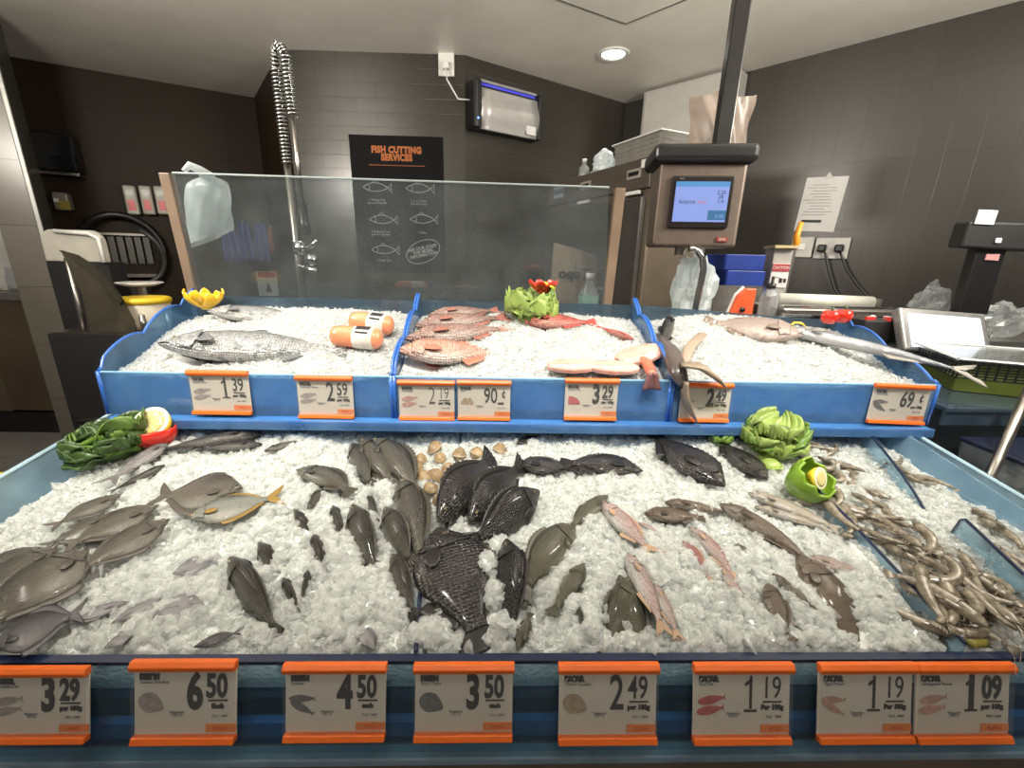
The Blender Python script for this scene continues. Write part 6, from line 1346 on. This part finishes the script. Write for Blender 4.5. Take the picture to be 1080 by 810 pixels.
CLUMP = [(at_bed(x, y), r * .0017, h) for x, y, r, h in ((495, 612, 11, .030), (512, 606, 11, .030), (524, 632, 9, .03), (462, 640, 10, .016), (455, 672, 14, .014), (530, 672, 9, .03), (404, 522, 26, .022), (418, 500, 12, .012), (360, 590, 20, .014), (520, 520, 18, .016), (535, 540, 14, .014), (590, 495, 22, .012), (640, 505, 30, .01), (690, 470, 24, .012), (740, 490, 12, .012), (735, 520, 26, .010), (590, 600, 22, .014), (580, 630, 14, .016), (690, 600, 22, .016), (745, 590, 22, .012), (690, 575, 24, .01), (800, 560, 20, .010), (830, 590, 22, .012), (850, 640, 16, .012), (625, 450, 30, .02), (700, 455, 30, .016), (320, 475, 30, .012), (300, 530, 24, .01), (345, 560, 24, .014), (380, 640, 40, .016), (420, 640, 18, .014), (300, 640, 16, .008), (915, 515, 16, .010), (938, 588, 24, .008), (150, 520, 16, .008), (78, 572, 14, .016), (65, 600, 8, .02), (190, 640, 26, .010), (455, 545, 14, .012), (440, 620, 14, .012), (1040, 660, 14, .018))]
CLUMP += COVER
def lumps(n, x0, x1, y0, y1, hf, sid, sz, pad, pw=2.2, dens=None, zf=.25):
    x = rng.uniform(x0, x1, n); y = rng.uniform(y0, y1, n); r = sz[0] + (sz[1] - sz[0]) * rng.random(n) ** pw
    ok = clear_of(x, y, sid, pad)
    x, y, r = x[ok], y[ok], r[ok]; return np.stack([x, y, hf(x, y) + r * zf + .004 * rng.random(len(x))], 1), r
def cat(*s): return np.concatenate([a for a, _ in s]), np.concatenate([b for _, b in s])
M_snow = pm('packed_ice', (.80, .81, .79), .35, var=.12, nscale=60, bump=.6, bscale=150)
M_ice = clear_mat('ice_lump', (.93, .95, .95), .50, (.93, .94, .92), .07, 1.33, trans=True, nsc=55.0, tlf=.55)
M_icef = clear_mat('ice_crushed', (.95, .96, .96), .64, (.80, .81, .80), .15, 1.33, trans=True, nsc=80.0, tlf=.5)
dx = at_bed(437, 694).x + .012; dR = at_bed(1012, 690)
xd = dR.x - .004
def clumps(xa, xb):
    S = []
    for p, r, h in CLUMP:
        if not xa <= p.x < xb: continue
        n = int(14 + (r * 1000) ** 1.55 * .95); a = rng.uniform(0, 2 * PI, n); q = r * np.sqrt(rng.random(n)); x = p.x + q * np.cos(a); y = p.y + q * np.sin(a) * 1.2
        k = (y > FY + .02) & (y < BY - .01); x, y, q = x[k], y[k], q[k]
        rr = .0055 + .0075 * rng.random(len(x)) ** 1.5; S.append((np.stack([x, y, hb(x, y) + h * (1 - .6 * (q / r) ** 2) * rng.uniform(.4, 1.1, len(x))], 1), rr))
    return S
for lab, xa, xb, nn in (('crushed ice under the pomfrets and sea bass in the left lower bed', XL + .004, dx - .004, 6800), ('crushed ice under the black and pink fish in the middle lower bed', dx + .004, xd - .006, 9000), ('crushed ice under the prawns in the right lower bed', xd + .006, XR - .006, 4000)):
    a = lumps(int(nn * .75), xa + .006, xb - .006, FY + .008, BY - .004, hb, 0, (.0040, .0115), -.004)
    a2 = lumps(nn // 2, xa + .006, xb - .006, FY + .008, BY - .004, hb, 0, (.004, .0105), -.004)
    f = lumps(int(nn * 2.2), xa + .006, xb - .006, FY + .011, BY - .004, hb, 0, (.0022, .005), -.003)
    make_ice('crushed_ice', lab, 'ice in the lower bed', xa, xb, FY + .010, BY, hb, lambda y: bedz(y) - .070, [(cat(a, *clumps(xa, xb)), ICO2, .13, True), (cat(a2, f), ICO1, .22, True)], M_ice, int((xb - xa) / .006), 110)
for i, (x0, x1) in enumerate(TRAYS):
    def ht(x, y, x0=x0, x1=x1, i=i):
        q = (y - TY0); e = np.clip((x - x0) / .10, 0, 1) * 0 + 1
        z = 1.243 + TS * q + .014 * vn(x, y, .13, 11 + i) + .010 * vn(x, y, .05, 14 + i) - .010 * press(x, y, 1)
        z += .022 * np.sin(np.clip((x - x0) / (x1 - x0), 0, 1) * PI) * np.clip(q / .12, 0, 1) - .012
        z -= np.clip((q - .26) / .13, 0, 1) ** 2 * .022
        if i == 2: z -= np.clip((x - x0 - .40 * (x1 - x0)) / (.6 * (x1 - x0)), 0, 1) ** 1.3 * .034 * np.clip(q / .15, 0, 1)
        if i == 0: z -= np.clip((x0 + .12 - x) / .12, 0, 1) * .02
        return z
    s1 = lumps(6500, x0 + .009, x1 - .009, TY0 + .010, TY1 - .010, ht, 1, (.0026, .0066), -.005, 1.8)
    s2 = lumps(9000, x0 + .008, x1 - .008, TY0 + .009, TY1 - .009, ht, 1, (.0016, .0032), -.003, 1.5)
    make_ice('crushed_ice', ['finely crushed ice filling the left upper tray', 'finely crushed ice filling the middle upper tray', 'finely crushed ice filling the right upper tray'][i], 'ice in the upper trays', x0 + .005, x1 - .005, TY0 + .005, TY1 - .005, ht, lambda y: y * 0 + ZB + .022, [(cat(s1, s2), ICO1, .2, True)], M_icef, 90, 60)
# ================================================================== PRICE TAGS
M_card = pm('card', (.69, .625, .54), .55, var=.02); M_tagor = pm('tag_orange', (.74, .135, .014), .35, var=.05); M_logo = pm('logo_orange', (.80, .24, .05), .5, var=0); M_cover = clear_mat('tag_cover', (.96, .97, .97), .03, (.9, .9, .9), .06)
def pic_mesh(kind, s):
    m = MB()
    def blob(cx, cz, w, h, a, tail=True):
        P = [(cx + (w * math.cos(t) * math.cos(a) - h * math.sin(t) * (1 - .5 * (math.cos(t) > .3) * math.cos(t)) * math.sin(a)), 0, cz + w * math.cos(t) * math.sin(a) + h * math.sin(t) * (1 - .5 * (math.cos(t) > .3) * math.cos(t)) * math.cos(a)) for t in [2 * PI * k / 20 for k in range(20)]]
        m.slab(P, (0, -1, 0), .0006)
        if tail: 
            e = Vector((cx + w * .9 * math.cos(a), 0, cz + w * .9 * math.sin(a))); d = Vector((math.cos(a), 0, math.sin(a))); n = Vector((-d.z, 0, d.x)); m.slab([e, e + d * h * .8 + n * h * .7, e + d * h * .5, e + d * h * .8 - n * h * .7], (0, -1, 0), .0006)
    if kind == 'deep': blob(-s * .06, 0, s * .58, s * .46, -.45, False)
    elif kind == 'two': blob(0, s * .22, s * .6, s * .2, .18); blob(-s * .05, -s * .25, s * .6, s * .2, .18)
    elif kind == 'deep': blob(0, 0, s * .55, s * .42, -.35)
    elif kind == 'shells':
        for k in range(5): blob(-s * .35 + s * .18 * k, s * .12 * ((k % 2) * 2 - 1), s * .2, s * .17, .3 * k, False)
    elif kind == 'half': m.slab([(-s * .5, 0, s * .35)] + [(-s * .5 + s * 1.0 * math.sin(PI / 2 * k / 10), 0, -s * .35 + s * .7 * math.cos(PI / 2 * k / 10)) for k in range(11)] + [(-s * .5, 0, -s * .35)], (0, -1, 0), .0006)
    elif kind == 'fork': blob(-s * .1, s * .2, s * .55, s * .17, .0); blob(-s * .1, -s * .2, s * .55, s * .17, -.5)
    else: blob(0, 0, s * .55, s * .24, -.3)
    return m
def price_tag(l, tp, r, bt, Y, big, small, unit, kind, pcol, heading, name2, label, group, bold=.006, lean=0.0, front=False):
    tl_ = rad(TILT if front else 3); pn = V(0, -math.cos(tl_), math.sin(tl_)); p0 = V(0, Y, 1.0 if front else 1.2); at = lambda a, b: at_plane(a, b, p0, pn)
    A = at(l, (tp + bt) / 2); B = at(r, (tp + bt) / 2); Tp = at((l + r) / 2, tp); Bt = at((l + r) / 2, bt)
    w = B.x - A.x; h = (Tp - Bt).length
    t = thing('price_tag', label, 'price tag', ((A.x + B.x) / 2, Bt.y, Bt.z), Matrix.Rotation(-tl_, 3, 'X') @ Matrix.Rotation(lean, 3, 'Y'), group)
    ch = h * .115
    m = MB(); m.box((0, .003, h / 2), (w * .97, .002, h * .94)); m.build('card', M_card, t)
    m = MB(); m.prism([(-.006, h - ch), (.004, h - ch), (.004, h), (-.004, h), (-.008, h - ch * .5)], 0, -w / 2, w / 2); m.build('top_clip', M_tagor, t, bevel=.0012)
    m = MB(); m.prism([(-.008, ch * .1), (.004, 0), (.004, ch * .75), (-.005, ch * .75)], 0, -w * .49, w * .49); m.build('bottom_clip', M_tagor, t, bevel=.0012)
    m = MB(); m.box((0, -.0035, h * .5), (w * .985, .0008, h * .80)); m.build('clear_cover', M_cover, t)
    y = .0012
    fm_ = text(big, h * (.62 if len(big) < 2 else .54), 'price_figures', M_ink, t, (w * .09 if len(big) < 2 else w * .12, y, h * .595), FACE, bold * .6, .62)
    if small: text(small, h * (.32 if small == 'c' else .40), 'price_figures', M_ink, t, (w * (.36 if small == 'c' else .30), y, h * .665), FACE, bold * .35, .64)
    if big == '1':
        m = MB(); xb_ = w * .09; m.box((xb_, y, h * .388), (h * .16, .0008, h * .026)); m.slab([(xb_, y, h * .795), (xb_, y, h * .745), (xb_ - h * .075, y, h * .70), (xb_ - h * .075, y, h * .735)], (0, -1, 0), .0006); m.build('price_serif', M_ink, t)
    if small == 'c': 
        m = MB(); m.box((w * .36, y, h * .665), (.0016, .0008, h * .24)); m.build('cent_bar', M_ink, t)
    if small and small != 'c':
        m = MB(); m.box((w * .31, y, h * .50), (w * .19, .0008, h * .018)); m.build('price_rule', M_ink, t)
    if unit: text(unit, h * .082, 'unit_text', M_ink, t, (w * .31, y, h * .43), FACE, .0006, .95)
    text('PLU : 7809', h * .045, 'small_print', M_greyink, t, (w * .33, y, h * .31), FACE, 0, .95)
    text(heading, h * .085, 'heading_text', M_ink, t, (-w * .43, y, h * .79), FACE, .0012, .95, 'LEFT')
    text(name2, h * .055, 'small_print', M_greyink, t, (-w * .43, y, h * .725), FACE, 0, .95, 'LEFT')
    text('Singapore\n4 0 1 5', h * .045, 'small_print', M_greyink, t, (-w * .08, y, h * .34), FACE, 0, .95)
    q = pic_mesh(kind, w * .22); q.v = [(a - w * .31, b + y + .0004, c + h * .47) for a, b, c in q.v]; q.build('fish_picture', pm('pic_%02x%02x%02x' % tuple(int(c * 255) for c in pcol), pcol, .6, var=.25, nscale=150), t)
    m = MB(); m.box((w * .34, y, h * .165), (w * .29, .0008, h * .10)); m.build('logo_box', M_logo, t)
    text('NTUC', h * .06, 'logo_text', M_tagor, t, (w * .34, y - .0008, h * .165), FACE, .0003, 1)
    return t
YU = TY0 - .012; YF = .459
U = 'price tags on the upper trays'; G = 'price tags on the front glass'
PGR = (.36, .31, .29); PPK = (.55, .30, .26); PRD = (.50, .10, .11); PBR = (.42, .30, .20); PDK = (.16, .15, .15)
for a in ((200, 391, 264, 439, '1', '39', 'per 100g', 'two', PGR, 'PASAR', 'Salmon Trout', 'orange edged price tag reading 1.39 on the left tray', .001), (313, 396, 373, 443, '2', '59', 'per 100g', 'two', PGR, 'PASAR', 'Norwegian Salmon', 'orange edged price tag reading 2.59 on the left tray', .001),
          (420, 401, 480, 445, '2', '19', 'per 100g', 'two', PPK, 'PASAR', 'Red Snapper', 'orange edged price tag reading 2.19 on the middle tray', -.002), (482, 401, 539, 445, '90', 'c', 'each', 'shells', PBR, 'PASAR', 'Clam', 'orange edged price tag reading 90 cents on the middle tray', .001),
          (595, 399, 652, 445, '3', '29', 'per 100g', 'half', PRD, 'PASAR', 'Snapper Fillet', 'orange edged price tag reading 3.29 on the middle tray', .004), (717, 404, 771, 447, '2', '49', 'per 100g', 'fork', PGR, '', '', 'price tag reading 2.49 half covered by the forked tail', .004), (917, 406, 979, 449, '69', 'c', 'per 100g', 'fork', PDK, 'PASAR', 'Wolf Herring', 'orange edged price tag reading 69 cents on the right tray', .002)):
    price_tag(*a[:3], a[3] - 2, YU, *a[4:11], a[11], U, bold=a[12], lean=.03 if a[0] > 900 else 0)
for a in ((-14, 703, 94, 782, '3', '29', 'per 100g', 'two', PGR, 'PASAR', 'Threadfin Cut', 'front glass price tag reading 3.29 at the left frame edge', .004), (139, 696, 250, 783, '6', '50', 'Each', 'deep', PGR, 'FRESH', 'Golden Pomfret', 'front glass price tag reading 6.50', .004), (299, 699, 408, 780, '4', '50', 'each', 'fork', PDK, 'FRESH', 'Seabass', 'front glass price tag reading 4.50', .004),
          (436, 699, 542, 780, '3', '50', 'each', 'deep', PDK, 'FRESH', 'Black Tilapia', 'front glass price tag reading 3.50', .004), (588, 699, 694, 783, '2', '49', 'per 100g', 'deep', PBR, 'PASAR', 'Yellow Croaker', 'front glass price tag reading 2.49 with a brown fish picture', .001), (730, 699, 835, 783, '1', '19', 'Per 100g', 'two', PRD, 'PASAR', 'Red Fish', 'front glass price tag reading 1.19 with two red fish', -.001),
          (862, 699, 964, 782, '1', '19', 'Per 100g', 'fork', PPK, 'PASAR', 'Tiger Prawn', 'front glass price tag reading 1.19 joined to the 1.09 tag', -.001), (965, 699, 1067, 782, '1', '09', 'per 100g', 'two', PPK, 'PASAR', 'Greasyback Prawn', 'front glass price tag reading 1.09 at the right end', .004)):
    price_tag(*a[:4], YF, *a[4:11], a[11], G, bold=a[12], front=True)
# ================================================================== LIGHT
def area(name, loc, tgt, sx, sy, power, col, spread=PI):
    l = bpy.data.lights.new(name, 'AREA'); l.shape = 'RECTANGLE'; l.size = sx; l.size_y = sy; l.energy = power; l.color = col; l.spread = spread
    o = bpy.data.objects.new(name, l); COL.objects.link(o); o.location = loc; o.rotation_euler = (Vector(tgt) - Vector(loc)).to_track_quat('-Z', 'Y').to_euler(); return o
def spot(name, loc, tgt, power, col, ang, blend=.6, r=.05):
    l = bpy.data.lights.new(name, 'SPOT'); l.energy = power; l.color = col; l.spot_size = rad(ang); l.spot_blend = blend; l.shadow_soft_size = r
    o = bpy.data.objects.new(name, l); COL.objects.link(o); o.location = loc; o.rotation_euler = (Vector(tgt) - Vector(loc)).to_track_quat('-Z', 'Y').to_euler(); return o
WARM = (1, .93, .82)
for i, x in enumerate((-1.0, -.35, .35, 1.0)): spot('track_spot', (x, .15, 2.95), (x * .95, 1.16, 1.18), 135, WARM, 50, 1, .06)
for i, x in enumerate((-2.2, -.9, .4, 1.7)):
    P = V(x, -1.7, 2.15); t = thing('pendant_lamp', 'shop pendant lamp behind the viewer, %s of four in the row' % ('first', 'second', 'third', 'last')[i], 'lamp', P, None, 'shop pendant lamps')
    m = MB(); m.lathe([(.03, .20), (.06, .17), (.16, .02), (.155, .02), (.05, .165), (.02, .19)], 24); m.build('shade', M_blackm, t, smooth=True)
    m = MB(); m.ball((0, 0, .03), .045, 14); m.build('bulb', pm('bulb_glow', (1, .85, .62), .4, var=0, emit=6), t, smooth=True)
    m = MB(); m.tube([(0, 0, .19), (0, 0, ZC - 2.15)], .006, 6); m.build('cord', M_black, t)
for x in (-1.4, .0, 1.4): area('shop_panel', (x, -1.0, 2.9), (x * .7, 1.2, 1.3), 1.1, .5, 3, WARM, rad(110))  # unseen area lamps added as soft fill on the front price tags
for x in (-2.1, 2.1): area('cove_light', (x, .8, 2.45), (x * .6, 2.0, 3.0), .8, .3, 74, WARM)  # added area lamps aimed up to brighten the ceiling
q = at_z(647, 57, ZC); spot('downlight_beam', q - V(0, 0, .03), q - V(0, 0, 2), 40, WARM, 110, .8, .07)
for x in (-3.2, -1.2): spot('kitchen_downlight', (x, 3.0, 2.95), (x - .1, 3.1, 0), 26, WARM, 64, 1, .08)  # spots added without fixtures to brighten the floor behind the counter
w = bpy.data.worlds.new('shop'); SC.world = w; w.use_nodes = True; w.node_tree.nodes['Background'].inputs[0].default_value = (.60, .56, .50, 1); w.node_tree.nodes['Background'].inputs[1].default_value = .18
SC.view_settings.view_transform = 'Standard'; SC.view_settings.look = 'None'; SC.view_settings.gamma = 1; SC.view_settings.use_curve_mapping = False; SC.view_settings.exposure = 0.1
for o in SC.objects:
    if '_l' in o: del o['_l']
